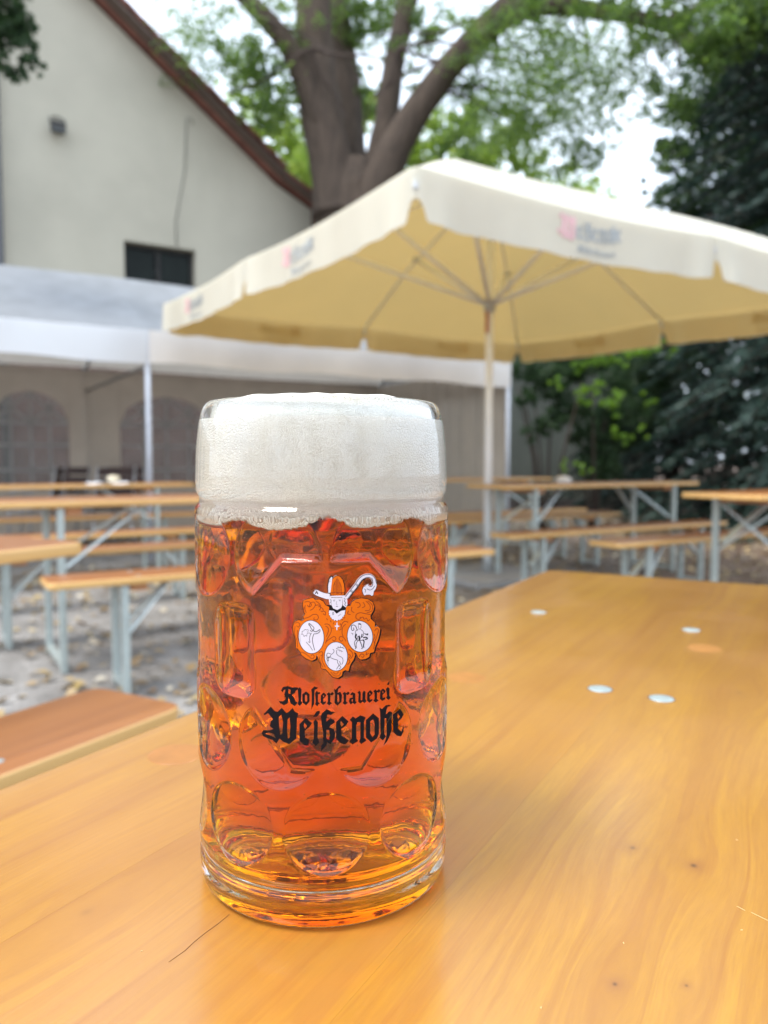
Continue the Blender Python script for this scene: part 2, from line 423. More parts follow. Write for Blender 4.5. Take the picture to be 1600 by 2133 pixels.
def marquee():
    p1 = onz(315, 1170, 0); s1, d1 = sd(p1); d1 = 7.27
    pr = onpl(1062, 800, d1); s2 = sd(pr)[0]
    zE = onpl(307, 691, d1)[2]; dep = 3.1
    zR = onpl(0, 548, d1 + dep / 2)[2]
    bay = s2 - s1
    T = yard_thing("marquee", "white party marquee with open front and arched window sheets in its rear side", "marquee", s1, d1)
    sl_ = -bay * 2; sr_ = bay
    mb = MB()                       # roof with sagging panels per bay
    for b in range(3):
        x0_ = sl_ + b * bay; n = 12
        for side in (0, 1):
            base = len(mb.v); m_ = 8
            for i in range(n + 1):
                for j in range(m_ + 1):
                    u, w = i / n, j / m_
                    y = dep * (w / 2 if side == 0 else 1 - w / 2); z = zE + (zR - zE) * w - .10 * sin(pi * w) * sin(pi * u) - .02 * sin(pi * u)
                    mb.v.append((x0_ + bay * u, y, z))
            for i in range(n):
                for j in range(m_):
                    a = base + i * (m_ + 1) + j; mb.f.append((a, a + m_ + 1, a + m_ + 2, a + 1))
    mb.add([(sr_, 0, zE), (sr_, dep, zE), (sr_, dep / 2, zR)], [(0, 1, 2)])
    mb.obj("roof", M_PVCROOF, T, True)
    def valance(x0_, x1_, y0_, y1_, n=60):
        v = MB(); h = .30
        for i in range(n + 1):
            u = i / n; x = x0_ + (x1_ - x0_) * u; y = y0_ + (y1_ - y0_) * u
            w = .006 * sin(u * 17) + .003 * sin(u * 43)
            for j in range(5):
                v.v.append((x + (w if x0_ == x1_ else 0), y - (.03 + w * j / 2 if x0_ != x1_ else 0), zE + .01 - h * j / 4 + (.012 * sin(u * 19) if j == 4 else 0)))
        for i in range(n):
            for j in range(4): a = i * 5 + j; v.f.append((a, a + 1, a + 6, a + 5))
        return v
    for b in range(3): valance(sl_ + b * bay, sl_ + (b + 1) * bay - .01, 0, 0).obj("valance", M_PVC if b < 2 else plain('shade_tinted_valance', (.78, .74, .69), .5, var=.05, scale=2), T, True)  # the last bay's shade is put into its sheet colour
    valance(sr_ + .02, sr_ + .02, 0, dep).obj("valance", M_PVC, T, True)
    for x in [sl_ + bay * i for i in range(4)]:
        for y in (.03, dep - .03):
            MB().tube([(x, y, 0), (x, y, zE - .01)], .027, 12).obj("post", M_PIPE, T, True)
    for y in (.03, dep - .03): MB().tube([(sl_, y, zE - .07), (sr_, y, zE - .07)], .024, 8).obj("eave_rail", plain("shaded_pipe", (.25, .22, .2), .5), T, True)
    MB().tube([(sl_, dep / 2, zR - .05), (sr_, dep / 2, zR - .05)], .024, 8).obj("ridge_rail", M_PIPE, T, True)
    for x in [sl_ + bay * i + .02 for i in range(4)]:
        MB().tube([(x, .03, zE - .04), (x, dep / 2, zR - .06), (x, dep - .03, zE - .04)], .02, 8).obj("rafter", M_PIPE, T, True)
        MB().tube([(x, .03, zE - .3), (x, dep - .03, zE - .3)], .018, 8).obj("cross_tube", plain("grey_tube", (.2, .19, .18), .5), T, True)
    # rear side: sheet with arched windows cut out and film + muntins set in
    yb = dep - .06; zt = zE - .04
    wn_ = []
    for (px0, px1) in ((-22, 141), (249, 436)):
        q0 = onpl(px0, 820, d1 + yb); q1 = onpl(px1, 820, d1 + yb)
        wn_.append((sd(q0)[0] - s1, sd(q1)[0] - s1))
    ww = wn_[1][1] - wn_[1][0]; gp = wn_[1][0] - wn_[0][1]
    for k in range(1, 3): wn_.append((wn_[1][1] + gp * k + ww * (k - 1), wn_[1][1] + (gp + ww) * k))
    for k in range(1, 4): wn_.append((wn_[0][0] - (gp + ww) * k, wn_[0][0] - gp * k - ww * (k - 1)))
    wn_ = sorted([w for w in wn_ if w[1] < sr_ - .1 and w[0] > sl_ + .1])
    zl, zs, za = .62, 1.42, 1.80
    sh = MB(); x = sl_
    for a, b in wn_ + [(sr_, sr_)]:
        nn = max(2, int((a - x) / .25))
        for i in range(nn):
            xa, xb = x + (a - x) * i / nn, x + (a - x) * (i + 1) / nn
            w1, w2 = .01 * sin(xa * 5), .01 * sin(xb * 5)
            sh.add([(xa, yb + w1, 0.02), (xb, yb + w2, 0.02), (xb, yb + w2, zt), (xa, yb + w1, zt)], [(0, 1, 2, 3)])
        if b > a:
            sh.add([(a, yb, .02), (b, yb, .02), (b, yb, zl), (a, yb, zl)], [(0, 1, 2, 3)])
            n = 14; c = (a + b) / 2; h = (b - a) / 2
            for i in range(n):
                xa, xb = a + (b - a) * i / n, a + (b - a) * (i + 1) / n
                ar = lambda q: zs + (za - zs) * sqrt(max(0, 1 - ((q - c) / h) ** 2))
                sh.add([(xa, yb, ar(xa)), (xb, yb, ar(xb)), (xb, yb, zt), (xa, yb, zt)], [(0, 1, 2, 3)])
        x = b
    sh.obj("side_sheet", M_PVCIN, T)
    for a, b in wn_:
        c = (a + b) / 2; h = (b - a) / 2; n = 20
        ar = [(c + h * cos(pi - pi * i / n), yb + .003, zs + (za - zs) * sin(pi * i / n)) for i in range(n + 1)]
        f = MB().add([(a, yb + .003, zl)] + ar + [(b, yb + .003, zl)], [tuple(range(n + 3))])
        W = f.obj("window", M_CLEAR, T)
        g = MB()
        bars = [((c, zl), (c, za)), ((c - h / 2, zl), (c - h / 2, zs + .3)), ((c + h / 2, zl), (c + h / 2, zs + .3)),
                ((a, zs), (b, zs)), ((a, (zs + zl) / 2 + .13), (b, (zs + zl) / 2 + .13)), ((a, zl + .22), (b, zl + .22)),
                ((c - h, zs), (c, za - .02)), ((c + h, zs), (c, za - .02)), ((c, zs), (c - h * .72, zs + (za - zs) * .69)), ((c, zs), (c + h * .72, zs + (za - zs) * .69))]
        for (p0, q0), (p1_, q1) in bars: g.bar((p0, yb - .006, q0), (p1_, yb - .006, q1), .004, .035, (0, 1, 0)) if False else g.bar((p0, yb - .006, q0), (p1_, yb - .006, q1), .035, .004, (0, 1, 0))
        g.obj("glazing_bars", plain("sheet_bar", (.34, .33, .32), .5), W)
    # right end sheet, hanging in soft folds
    es = MB(); n = 90
    for i in range(n + 1):
        y = .05 + (dep - .1) * i / n; w = .028 * sin(y * 21) + .02 * sin(y * 11 + 1)
        es.v += [(sr_ - .05 + w, y, .02), (sr_ - .05 + w * .6, y, zt)]
    for i in range(n): es.f.append((2 * i, 2 * i + 2, 2 * i + 3, 2 * i + 1))
    es.obj("end_sheet", M_PVCIN, T, True)
    return s1, d1, bay, dep
MQ = marquee()

# chairs inside the marquee
M_CHDARK = plain("dark_brown_slat", (.055, .03, .028), .5)
M_CHSTEEL = plain("chair_tube", (.5, .5, .52), .3, .6)
def make_chair(label, loc, rz):
    t = thing("garden_chair", label, "chair", loc, rz, "garden chairs inside the marquee")
    MB().box((0, 0, .45), (.44, .42, .025)).obj("seat", M_CHDARK, t, bevel=.008)
    for k in range(3): MB().box((0, -.215 - .02 * k, .62 + .11 * k), (.42, .018, .085)).obj("back_slat", M_CHDARK, t, bevel=.006)
    for sx in (-1, 1):
        MB().tube([(sx * .22, .21, 0), (sx * .22, .19, .44), (sx * .22, -.2, .47), (sx * .215, -.27, .9)], .012, 8).obj("side_frame", M_CHSTEEL, t, True)
        MB().tube([(sx * .22, -.25, 0), (sx * .22, -.12, .44)], .012, 8).obj("leg", M_CHSTEEL, t, True)
        MB().tube([(sx * .24, .17, .46), (sx * .24, .15, .65), (sx * .24, -.2, .67)], .012, 8).obj("arm", M_CHSTEEL, t, True)
    return t
def chair_at(px, py, d, rz, label, first=[None]):
    p = onpl(px, py, d)
    if first[0] is None: first[0] = make_chair(label, (p[0], p[1], 0), rz); return
    c = copy_tree(first[0]); c.location = (p[0], p[1], 0); c.rotation_euler = (0, 0, rz); c['label'] = label
chair_at(216, 980, 8.7, TH + .3, "dark slatted chair below the blank panel between the two arched windows")
chair_at(275, 985, 9.3, TH - .5, "dark slatted chair just beside the marquee's front pole, under the window edge")
chair_at(120, 980, 9.3, TH + 2.2, "steel armchair at the lower corner of the left arched window")
chair_at(70, 985, 8.9, TH + 1.2, "steel armchair facing away below the leftmost arched window")
chair_at(985, 985, 8.9, TH + .1, "dark red brown chair against the folded end sheet, beside the umbrella pole")
chair_at(915, 985, 9.3, TH + .1, "dark red brown chair partly behind the mug's foam, by the end sheet")

# ================================================================ BEER TABLES AND BENCHES
def furniture(kind, first={}):
    """build one table or bench (local x = length)"""
    L = 2.2
    W, Hh = (.5, .77) if kind == 'table' else (.25, .48)
    th = .028
    t = thing("beer_table" if kind == 'table' else "beer_bench", "-", kind if kind == 'table' else 'bench')
    o = newobj("tabletop" if kind == 'table' else "seat", prism_mesh("board", rrect(L, W, .035), Hh - th, Hh, .005), M_BOARD, t)
    zf = Hh - th
    for sg in (-1, 1):
        xf = sg * (L / 2 - (.34 if kind == 'table' else .32))
        MB().box((xf - sg * .03, 0, zf - .018), (.07, W - .08, .034)).obj("batten", M_BATTEN, t, bevel=.004)
        wy = W / 2 - .035
        for sy in (-1, 1):
            MB().bar((xf + sg * .03, sy * wy, .0), (xf + sg * .03, sy * wy, zf - .002), .036, .03, (1, 0, 0)).obj("leg", M_LEG, t, bevel=.005)
            bx = xf - sg * (.36 if kind == 'table' else .17)
            MB().bar((xf + sg * .01, sy * (wy - .03), Hh * (.61 if kind == 'table' else .52)), (bx, sy * (wy - .06) * .5, zf - .012), .008, .038, (0, 1, 0)).obj("brace", M_STEEL, t)
        MB().bar((xf + sg * .03, -wy + .02, .035), (xf + sg * .03, wy - .02, .035), .03, .025, (0, 0, 1)).obj("foot_bar", M_LEG, t)
        MB().tube([(xf - sg * (.36 if kind == 'table' else .17), -wy * .6, zf - .012), (xf - sg * (.36 if kind == 'table' else .17), wy * .6, zf - .012)], .008, 8).obj("hinge_rod", M_STEEL, t, True)
        for sy in (-1, 1):
            r = MB().lathe([(.009, 0), (.009, .0008), (.006, .0018), (.001, .002)], 16, (xf - sg * .03, sy * W * .28, Hh - .0002)).obj("rivet", M_RIVET, t, True)
    return t
PROTO = {}
FC = {'table': 0, 'bench': 0}
def place(kind, s, d, label, group, turn=0.0, ax=None):
    """s,d: yard position of the board's centre"""
    if kind not in PROTO: o = PROTO[kind] = furniture(kind)
    else: o = copy_tree(PROTO[kind])
    p = en(s, d); o.location = (p[0], p[1], 0); o.rotation_euler = (0, 0, TH + turn)
    o['label'] = label; o['group'] = group; return o
def s_of(px, d, z):     # yard s of the point where the vertical plane at distance d and column px meet (near height z)
    q = onpl(px, 962 - (z - CZ) * 1600 / (d * 1.0), d); return sd(q)[0]
GT, GB = "beer tables standing in rows", "beer benches standing beside the tables"
# rows on the left half
place('table', s_of(130, 3.62, .4) + 1.1 - .31, 3.60 + .25, "beer table behind the mug's left side, second row from the camera", GT)
place('bench', s_of(97, 3.16, .48) + 1.1, 3.13 + .125, "beer bench whose rounded end sticks out left of the mug, other end right of it", GB)
place('bench', s_of(22, 4.2, .3) + 1.1 - .3, 4.22 + .125, "beer bench running behind the near left tabletop, second of the three seen there", GB)
place('table', s_of(405, 6.2, .77) - 1.1, 6.15 + .25, "far beer table before the marquee pole, carrying a white tray", GT)
place('bench', s_of(405, 5.2, .48) - .9, 5.15 + .125, "beer bench in front of the table that carries the white tray", GB)
place('bench', s_of(405, 6.9, .48) - 1.1, 6.8 + .125, "beer bench on the marquee side of the far table with the white tray", GB)
# rows on the right half
place('table', s_of(1140, 6.35, .77) - 1.1, 6.25 + .25, "farthest beer table, its end just right of the umbrella pole", GT)
place('bench', s_of(1225, 5.45, .48) - 1.1, 5.45 + .125, "beer bench of the farthest table, end right of the umbrella pole", GB)
place('table', s_of(1455, 4.3, .77) - 1.1, 4.28 + .25, "beer table under the umbrella carrying a small white bowl", GT)
place('bench', s_of(1512, 3.7, .48) - 1.1, 3.68 + .125, "beer bench in front of the table with the white bowl", GB)
place('bench', s_of(1300, 4.85, .48) - 1.1, 4.87 + .125, "beer bench on the far side of the table with the white bowl", GB)
xt = place('table', s_of(1560, 2.42, .77) + 1.1, 2.40 + .25, "beer table cut by the right picture edge with crossed braces", GT, radians(3))
for sg in (-1, 1):
    xf = sg * (1.1 - .34) + sg * .03
    for z0_, z1_, dx in ((.71, .40, .012), (.42, .72, -.004)):
        MB().bar((xf + dx - .02 * sg, .215, z0_), (xf + dx - .02 * sg, -.215, z1_), .007, .034, (1, 0, 0)).obj("brace", M_STEEL, xt)
place('bench', s_of(1290, 2.98, .48) + 1.1, 2.98 + .125, "beer bench behind the table that has crossed braces", GB)
# group turned like the near table
A = np.array(onz(1140, 1188, .77)) - np.array(onz(0, 1643, .77)); A = A / np.linalg.norm(A); AN = np.array([A[1], -A[0], 0])   # AN to the right
ANG = math.atan2(A[1], A[0])
def place_near(kind, corner, side, label):
    W = .5 if kind == 'table' else .25
    o = copy_tree(PROTO[kind]); c = np.array(corner) - A * 1.1 + AN * side * W / 2
    o.location = (c[0], c[1], 0); o.rotation_euler = (0, 0, ANG); o['label'] = label; o['group'] = GT if kind == 'table' else GB; return o
b = place_near('bench', onz(388, 1468, .48), -1, "near beer bench lying along the close table, rivets on its brown seat")
for ch in b.children:
    if ch.name.startswith('rivet'): ch.location.x = 0
place_near('table', onz(184, 1128, .77), -1, "beer table at the left picture edge, corner pointing to the mug")

# ---- the close table (own build: planks, plugs, rivets)
def near_wood():
    m, nt, bs = mat("near_table_pine")
    tc = nd(nt, 'ShaderNodeTexCoord'); sep = nd(nt, 'ShaderNodeSeparateXYZ'); nt.links.new(tc.outputs['Object'], sep.inputs[0])
    X, Y = sep.outputs[0], sep.outputs[1]
    pl = math_(nt, 'FLOOR', math_(nt, 'DIVIDE', math_(nt, 'ADD', Y, .25), .125))
    wnz = nd(nt, 'ShaderNodeTexWhiteNoise', noise_dimensions='1D'); nt.links.new(pl, wnz.inputs['W'])
    rv = wnz.outputs['Value']
    # warped coordinates: knots bend the grain
    knots = KN
    dy = None; dark = None; core = None
    for (kx, ky, r, st) in knots:
        ex = math_(nt, 'DIVIDE', math_(nt, 'SUBTRACT', X, kx), r * 2.6); ey = math_(nt, 'DIVIDE', math_(nt, 'SUBTRACT', Y, ky), r)
        q = math_(nt, 'ADD', math_(nt, 'MULTIPLY', ex, ex), math_(nt, 'MULTIPLY', ey, ey))
        g = math_(nt, 'EXPONENT', math_(nt, 'MULTIPLY', q, -.45))
        w = math_(nt, 'MULTIPLY', math_(nt, 'MULTIPLY', g, ey), r * .9)
        dy = w if dy is None else math_(nt, 'ADD', dy, w)
        ex2 = math_(nt, 'DIVIDE', math_(nt, 'SUBTRACT', X, kx), r * .42); ey2 = math_(nt, 'DIVIDE', math_(nt, 'SUBTRACT', Y, ky), r * .34)
        q2 = math_(nt, 'ADD', math_(nt, 'MULTIPLY', ex2, ex2), math_(nt, 'MULTIPLY', ey2, ey2))
        g2 = math_(nt, 'MULTIPLY', math_(nt, 'EXPONENT', math_(nt, 'MULTIPLY', q2, -.8)), st)
        dark = g2 if dark is None else math_(nt, 'ADD', dark, g2)
        g3 = math_(nt, 'MULTIPLY', math_(nt, 'EXPONENT', math_(nt, 'MULTIPLY', q2, -14.0)), st)
        core = g3 if core is None else math_(nt, 'ADD', core, g3)
    Yw = math_(nt, 'SUBTRACT', Y, dy)
    cb = nd(nt, 'ShaderNodeCombineXYZ')
    nt.links.new(math_(nt, 'MULTIPLY', X, .55), cb.inputs[0]); nt.links.new(math_(nt, 'ADD', math_(nt, 'MULTIPLY', Yw, 7.0), math_(nt, 'MULTIPLY', rv, 11)), cb.inputs[1])
    nt.links.new(math_(nt, 'MULTIPLY', rv, 5), cb.inputs[2])
    broad = noise(nt, cb.outputs[0], 2.4, 3, .5, .5)
    cb2 = nd(nt, 'ShaderNodeCombineXYZ')
    nt.links.new(math_(nt, 'MULTIPLY', X, 1.2), cb2.inputs[0]); nt.links.new(math_(nt, 'ADD', math_(nt, 'MULTIPLY', Yw, 26.0), math_(nt, 'MULTIPLY', rv, 17)), cb2.inputs[1])
    grain = noise(nt, cb2.outputs[0], 2.6, 5, .62, .35)
    cb3 = nd(nt, 'ShaderNodeCombineXYZ')
    nt.links.new(math_(nt, 'MULTIPLY', X, 14), cb3.inputs[0]); nt.links.new(math_(nt, 'MULTIPLY', Yw, 150.0), cb3.inputs[1])
    fib = noise(nt, cb3.outputs[0], 3.0, 4, .7)
    # growth lines
    line = math_(nt, 'FRACT', math_(nt, 'ADD', math_(nt, 'MULTIPLY', broad, 13), math_(nt, 'MULTIPLY', grain, .8)))
    line = ramp(nt, line, [(0, (0, 0, 0)), (.72, (.35, .35, .35)), (.93, (1, 1, 1)), (1, (0, 0, 0))])
    c = ramp(nt, broad, [(.28, (.34, .150, .014)), (.5, (.43, .208, .020)), (.72, (.51, .27, .030))])
    c = mix(nt, math_(nt, 'MULTIPLY', ramp(nt, grain, [(.38, (1, 1, 1)), (.62, (0, 0, 0))]), .42), c, (.30, .12, .03))
    c = mix(nt, math_(nt, 'MULTIPLY', line, .30), c, (.30, .115, .022))
    c = mix(nt, math_(nt, 'MULTIPLY', ramp(nt, fib, [(.35, (0, 0, 0)), (.7, (1, 1, 1))]), .42), c, (.27, .11, .02))
    c = mix(nt, math_(nt, 'MULTIPLY', rv, .25), c, (.46, .20, .035))
    cb4 = nd(nt, 'ShaderNodeCombineXYZ')
    nt.links.new(math_(nt, 'MULTIPLY', X, 1.6), cb4.inputs[0]); nt.links.new(math_(nt, 'MULTIPLY', Yw, 75.0), cb4.inputs[1]); nt.links.new(math_(nt, 'MULTIPLY', rv, 9), cb4.inputs[2])
    strk = noise(nt, cb4.outputs[0], 2.2, 3, .55, .2)
    c = mix(nt, math_(nt, 'MULTIPLY', ramp(nt, strk, [(.52, (0, 0, 0)), (.68, (1, 1, 1))]), .38), c, (.28, .10, .018))
    blot = noise(nt, tc.outputs['Object'], 9, 4, .6)
    c = mix(nt, math_(nt, 'MULTIPLY', ramp(nt, blot, [(.45, (0, 0, 0)), (.75, (1, 1, 1))]), .25), c, (.42, .20, .075))
    c = mix(nt, math_(nt, 'MULTIPLY', math_(nt, 'MINIMUM', dark, 1.0), .75), c, (.26, .10, .03))
    c = mix(nt, math_(nt, 'MINIMUM', core, 1.0), c, (.05, .02, .01))
    nt.links.new(c, bs.inputs['Base Color'])
    ro = math_(nt, 'MULTIPLY_ADD', blot, .16, .24)
    nt.links.new(ro, bs.inputs['Roughness'])
    bs.inputs['Coat Weight'].default_value = .8; bs.inputs['Coat Roughness'].default_value = .21; bs.inputs['Coat IOR'].default_value = 1.5
    cmb = math_(nt, 'ADD', math_(nt, 'MULTIPLY', fib, .5), math_(nt, 'MULTIPLY', grain, 1.0))
    bump(nt, cmb, .16, .0012, bs)
    # fine scratches and specks as pale marks
    return m
cornerL = np.array(onz(1140, 1186, .77))
TC = cornerL - A * 1.1 + AN * .25
TC[2] = 0
def tloc(px, py):
    q = np.array(onz(px, py, .77)) - TC; return float(q @ A), float(q @ -AN)
KN = [(*tloc(1445, 1803), .013, .75), (*tloc(1318, 1766), .014, .5), (*tloc(1281, 2050), .008, .7), (*tloc(1430, 2053), .006, .6), (*tloc(1385, 1450), .010, .5),
      (*tloc(1540, 1442), .018, .35), (*tloc(1430, 1238), .02, .4), (*tloc(180, 1900), .02, .18)]
def close_table():
    t = thing("beer_table", "close beer table of honey brown lacquered pine carrying the beer mug", "table", (TC[0], TC[1], 0), ANG, GT)
    m = near_wood()
    L, W, th, z1 = 2.2, .5, .028, .77
    R = .022
    for k in range(4):
        y0, y1 = -W / 2 + W / 4 * k, -W / 2 + W / 4 * (k + 1)
        g = .00003
        P = []
        if k == 0:
            P = [(L / 2, y1 - g), (-L / 2, y1 - g)]
            P += [(-L / 2 + R - R * cos(a), y0 + R - R * sin(a)) for a in [pi / 2 * i / 6 for i in range(7)]]
            P += [(L / 2 - R + R * sin(a), y0 + R - R * cos(a)) for a in [pi / 2 * i / 6 for i in range(7)]]
        elif k == 3:
            P = [(-L / 2, y0 + g), (L / 2, y0 + g)]
            P += [(L / 2 - R + R * cos(a), y1 - R + R * sin(a)) for a in [pi / 2 * i / 6 for i in range(7)]]
            P += [(-L / 2 + R - R * sin(a), y1 - R + R * cos(a)) for a in [pi / 2 * i / 6 for i in range(7)]]
        else: P = [(-L / 2, y0 + g), (L / 2, y0 + g), (L / 2, y1 - g), (-L / 2, y1 - g)]
        bm = bmesh.new(); vs = [bm.verts.new((x, y, z1 - th)) for x, y in P]; f = bm.faces.new(vs)
        r = bmesh.ops.extrude_face_region(bm, geom=[f]); nv = [q for q in r['geom'] if isinstance(q, bmesh.types.BMVert)]
        bmesh.ops.translate(bm, verts=nv, vec=(0, 0, th)); bmesh.ops.recalc_face_normals(bm, faces=bm.faces[:])
        def outer(e):
            a, b_ = e.verts
            if abs(a.co.z - b_.co.z) > 1e-6: return False
            return not ((abs(a.co.y - b_.co.y) < 1e-6) and (abs(a.co.y - y0) < .001 and k > 0 or abs(a.co.y - y1) < .001 and k < 3))
        bmesh.ops.bevel(bm, geom=[e for e in bm.edges if outer(e)], offset=.006, segments=4, affect='EDGES', profile=.5)
        me = bpy.data.meshes.new("plank"); bm.to_mesh(me); bm.free(); me.shade_smooth(); me.set_sharp_from_angle(angle=radians(35))
        newobj("plank", me, m, t)
    # zinc rivets
    for px, py in ((1122, 1275), (1440, 1312), (1250, 1435), (1378, 1455)):
        x, y = tloc(px, py)
        MB().lathe([(.0088, -.001), (.0088, .00015), (.0083, .0004), (.005, .0005), (.0008, .0005)], 32, (x, y, .77)).obj("rivet", M_RIVET, t, True)
        MB().lathe([(.0098, -.001), (.0098, .00005), (.0094, .00009), (.0006, .0001)], 32, (x, y, .77)).obj("rivet_recess", plain("rivet_rim_dark", (.14, .07, .025), .6), t, True)  # dark disc a little wider than the rivet, seen as a dark rim
    mp = plain("plug_wood", (.38, .155, .035), .3, var=.15, scale=60); mp.node_tree.nodes['Principled BSDF'].inputs['Coat Weight'].default_value = .5
    for px, py, r in ((972, 1411, .0155), (368, 1571, .0165), (1468, 1350, .015)):
        x, y = tloc(px, py)
        MB().lathe([(r, -.001), (r, .0001), (r - .0006, .00018), (.001, .0002)], 40, (x, y, .77)).obj("knot_plug", mp, t)
    # hairline crack in front of the mug
    cr = MB(); pts = [tloc(478, 1905), tloc(455, 1924), tloc(430, 1942), tloc(405, 1962), tloc(385, 1981), tloc(352, 2004)]
    for i, (p, q) in enumerate(zip(pts[:-1], pts[1:])):
        w = .00022 if i not in (0, 4) else .00013
        cr.bar((p[0], p[1], .7701), (q[0], q[1], .7701), w, .0001)
    cr.obj("crack", plain("crack_dark", (.17, .075, .025), .9), t)
    sp = MB()
    for px, py in ((1535, 1750), (1299, 1965), (1127, 2100), (1545, 1938), (295, 1982)):
        x, y = tloc(px, py); a = rnd.uniform(0, 3)
        sp.box((x, y, .77015), (rnd.uniform(.0005, .0011), .0003, .0002), Matrix.Rotation(a, 3, 'Z'))
    for px, py, px2, py2 in ((1535, 1888, 1552, 1897), (1565, 1901, 1600, 1918)):
        p, q = tloc(px, py), tloc(px2, py2); sp.bar((p[0], p[1], .7701), (q[0], q[1], .7701), .00022, .0001)
    o = sp.obj("scratches", plain("scratch_pale", (.66, .46, .22), .6), t); o['kind'] = 'stuff'
    zf = .742
    for sg in (-1, 1):
        xf = sg * (L / 2 - .34); wy = W / 2 - .035
        MB().box((xf - sg * .03, 0, zf - .018), (.07, W - .08, .034)).obj("batten", M_BATTEN, t, bevel=.004)
        for sy in (-1, 1):
            MB().bar((xf + sg * .03, sy * wy, 0), (xf + sg * .03, sy * wy, zf - .002), .036, .03, (1, 0, 0)).obj("leg", M_LEG, t, bevel=.005)
            MB().bar((xf + sg * .01, sy * (wy - .03), .43), (xf - sg * .42, sy * .09, zf - .012), .006, .035, (0, 1, 0)).obj("brace", M_STEEL, t)
        MB().bar((xf + sg * .03, -wy + .02, .035), (xf + sg * .03, wy - .02, .035), .03, .025).obj("foot_bar", M_LEG, t)
close_table()

# ---- small things on far tables
def tray():
    p = onz(232, 1007, .77); p = en(s_of(232, 6.22, .77), 6.32)
    t = thing("napkin", "white paper napkin lying on the far left table under a cream bowl", "napkin", (p[0], p[1], .77), TH)
    v = MB(); n = 10
    for i in range(n + 1):
        for j in range(n + 1):
            x, y = (i / n - .5) * .36, (j / n - .5) * .26; v.v.append((x, y, .006 + .006 * sin(x * 30) * cos(y * 22)))
    for i in range(n):
        for j in range(n): a = i * (n + 1) + j; v.f.append((a, a + n + 1, a + n + 2, a + 1))
    v.obj("sheet", plain("white_paper", (.8, .8, .84), .8), t, True)
    q = en(s_of(243, 6.22, .77), 6.32)
    o = MB().lathe([(.02, 0), (.04, .004), (.05, .02), (.048, .038), (.032, .05), (.01, .054)], 24).obj("bowl", plain("cream_ceramic", (.62, .55, .40), .5), None, True)
    o.location = (q[0], q[1], .783); tag(o, "small cream upturned bowl sitting on the white napkin", "bowl")
    q = en(s_of(1192, 4.42, .77), 4.52)
    o = MB().lathe([(.045, 0), (.066, .01), (.068, .028), (.058, .045), (.035, .058), (.01, .062)], 24).obj("bowl", plain("white_glass", (.62, .60, .58), .4), None, True)
    o.location = (q[0], q[1], .77); tag(o, "small white bowl on the table under the umbrella", "bowl")
tray()
# ================================================================ UMBRELLA
from mathutils.geometry import tessellate_polygon
def fill2d(polys):
    """polys: list of (outer, [holes]) in 2-D -> verts, tris"""
    V, F = [], []
    for outer, holes in polys:
        loops = [[Vector((x, y, 0)) for x, y in outer]] + [[Vector((x, y, 0)) for x, y in h] for h in holes]
        flat = [p for l in loops for p in l]; b = len(V)
        V += [(p.x, p.y) for p in flat]
        for t in tessellate_polygon(loops): F.append(tuple(i + b for i in t))
    return V, F
def ell(cx, cy, rx, ry, n=36, rot=0.0):
    return [(cx + rx * cos(a) * cos(rot) - ry * sin(a) * sin(rot), cy + rx * cos(a) * sin(rot) + ry * sin(a) * cos(rot)) for a in [2 * pi * i / n for i in range(n)]]
def smooth_line(P, k=4):
    if len(P) < 3: return P
    out = []
    for i in range(len(P) - 1):
        p0 = P[max(i - 1, 0)]; p1 = P[i]; p2 = P[i + 1]; p3 = P[min(i + 2, len(P) - 1)]
        for j in range(k):
            t = j / k
            out.append(tuple(.5 * (2 * p1[c] + (p2[c] - p0[c]) * t + (2 * p0[c] - 5 * p1[c] + 4 * p2[c] - p3[c]) * t * t + (3 * p1[c] - p0[c] - 3 * p2[c] + p3[c]) * t ** 3) for c in (0, 1)))
    out.append(P[-1]); return out
def ribbon(P, w, sm=True, taper=False):
    """quads along a polyline, returned as separate polygons"""
    if sm: P = smooth_line(P)
    L, R_ = [], []; n = len(P)
    for i, p in enumerate(P):
        a, b = P[max(i - 1, 0)], P[min(i + 1, n - 1)]
        dx, dy = b[0] - a[0], b[1] - a[1]; l = sqrt(dx * dx + dy * dy) or 1
        ww = w / 2 * ((.35 + .65 * sin(pi * (i + .5) / n)) if taper else 1)
        L.append((p[0] - dy / l * ww, p[1] + dx / l * ww)); R_.append((p[0] + dy / l * ww, p[1] - dx / l * ww))
    return [([L[i], L[i + 1], R_[i + 1], R_[i]], []) for i in range(n - 1)]
def rough(poly, amp, seed=3):
    r = random.Random(seed); return [(x + r.uniform(-amp, amp), y + r.uniform(-amp, amp)) for x, y in poly]
def sh(poly, dx, dy): return [(x + dx, y + dy) for x, y in poly]

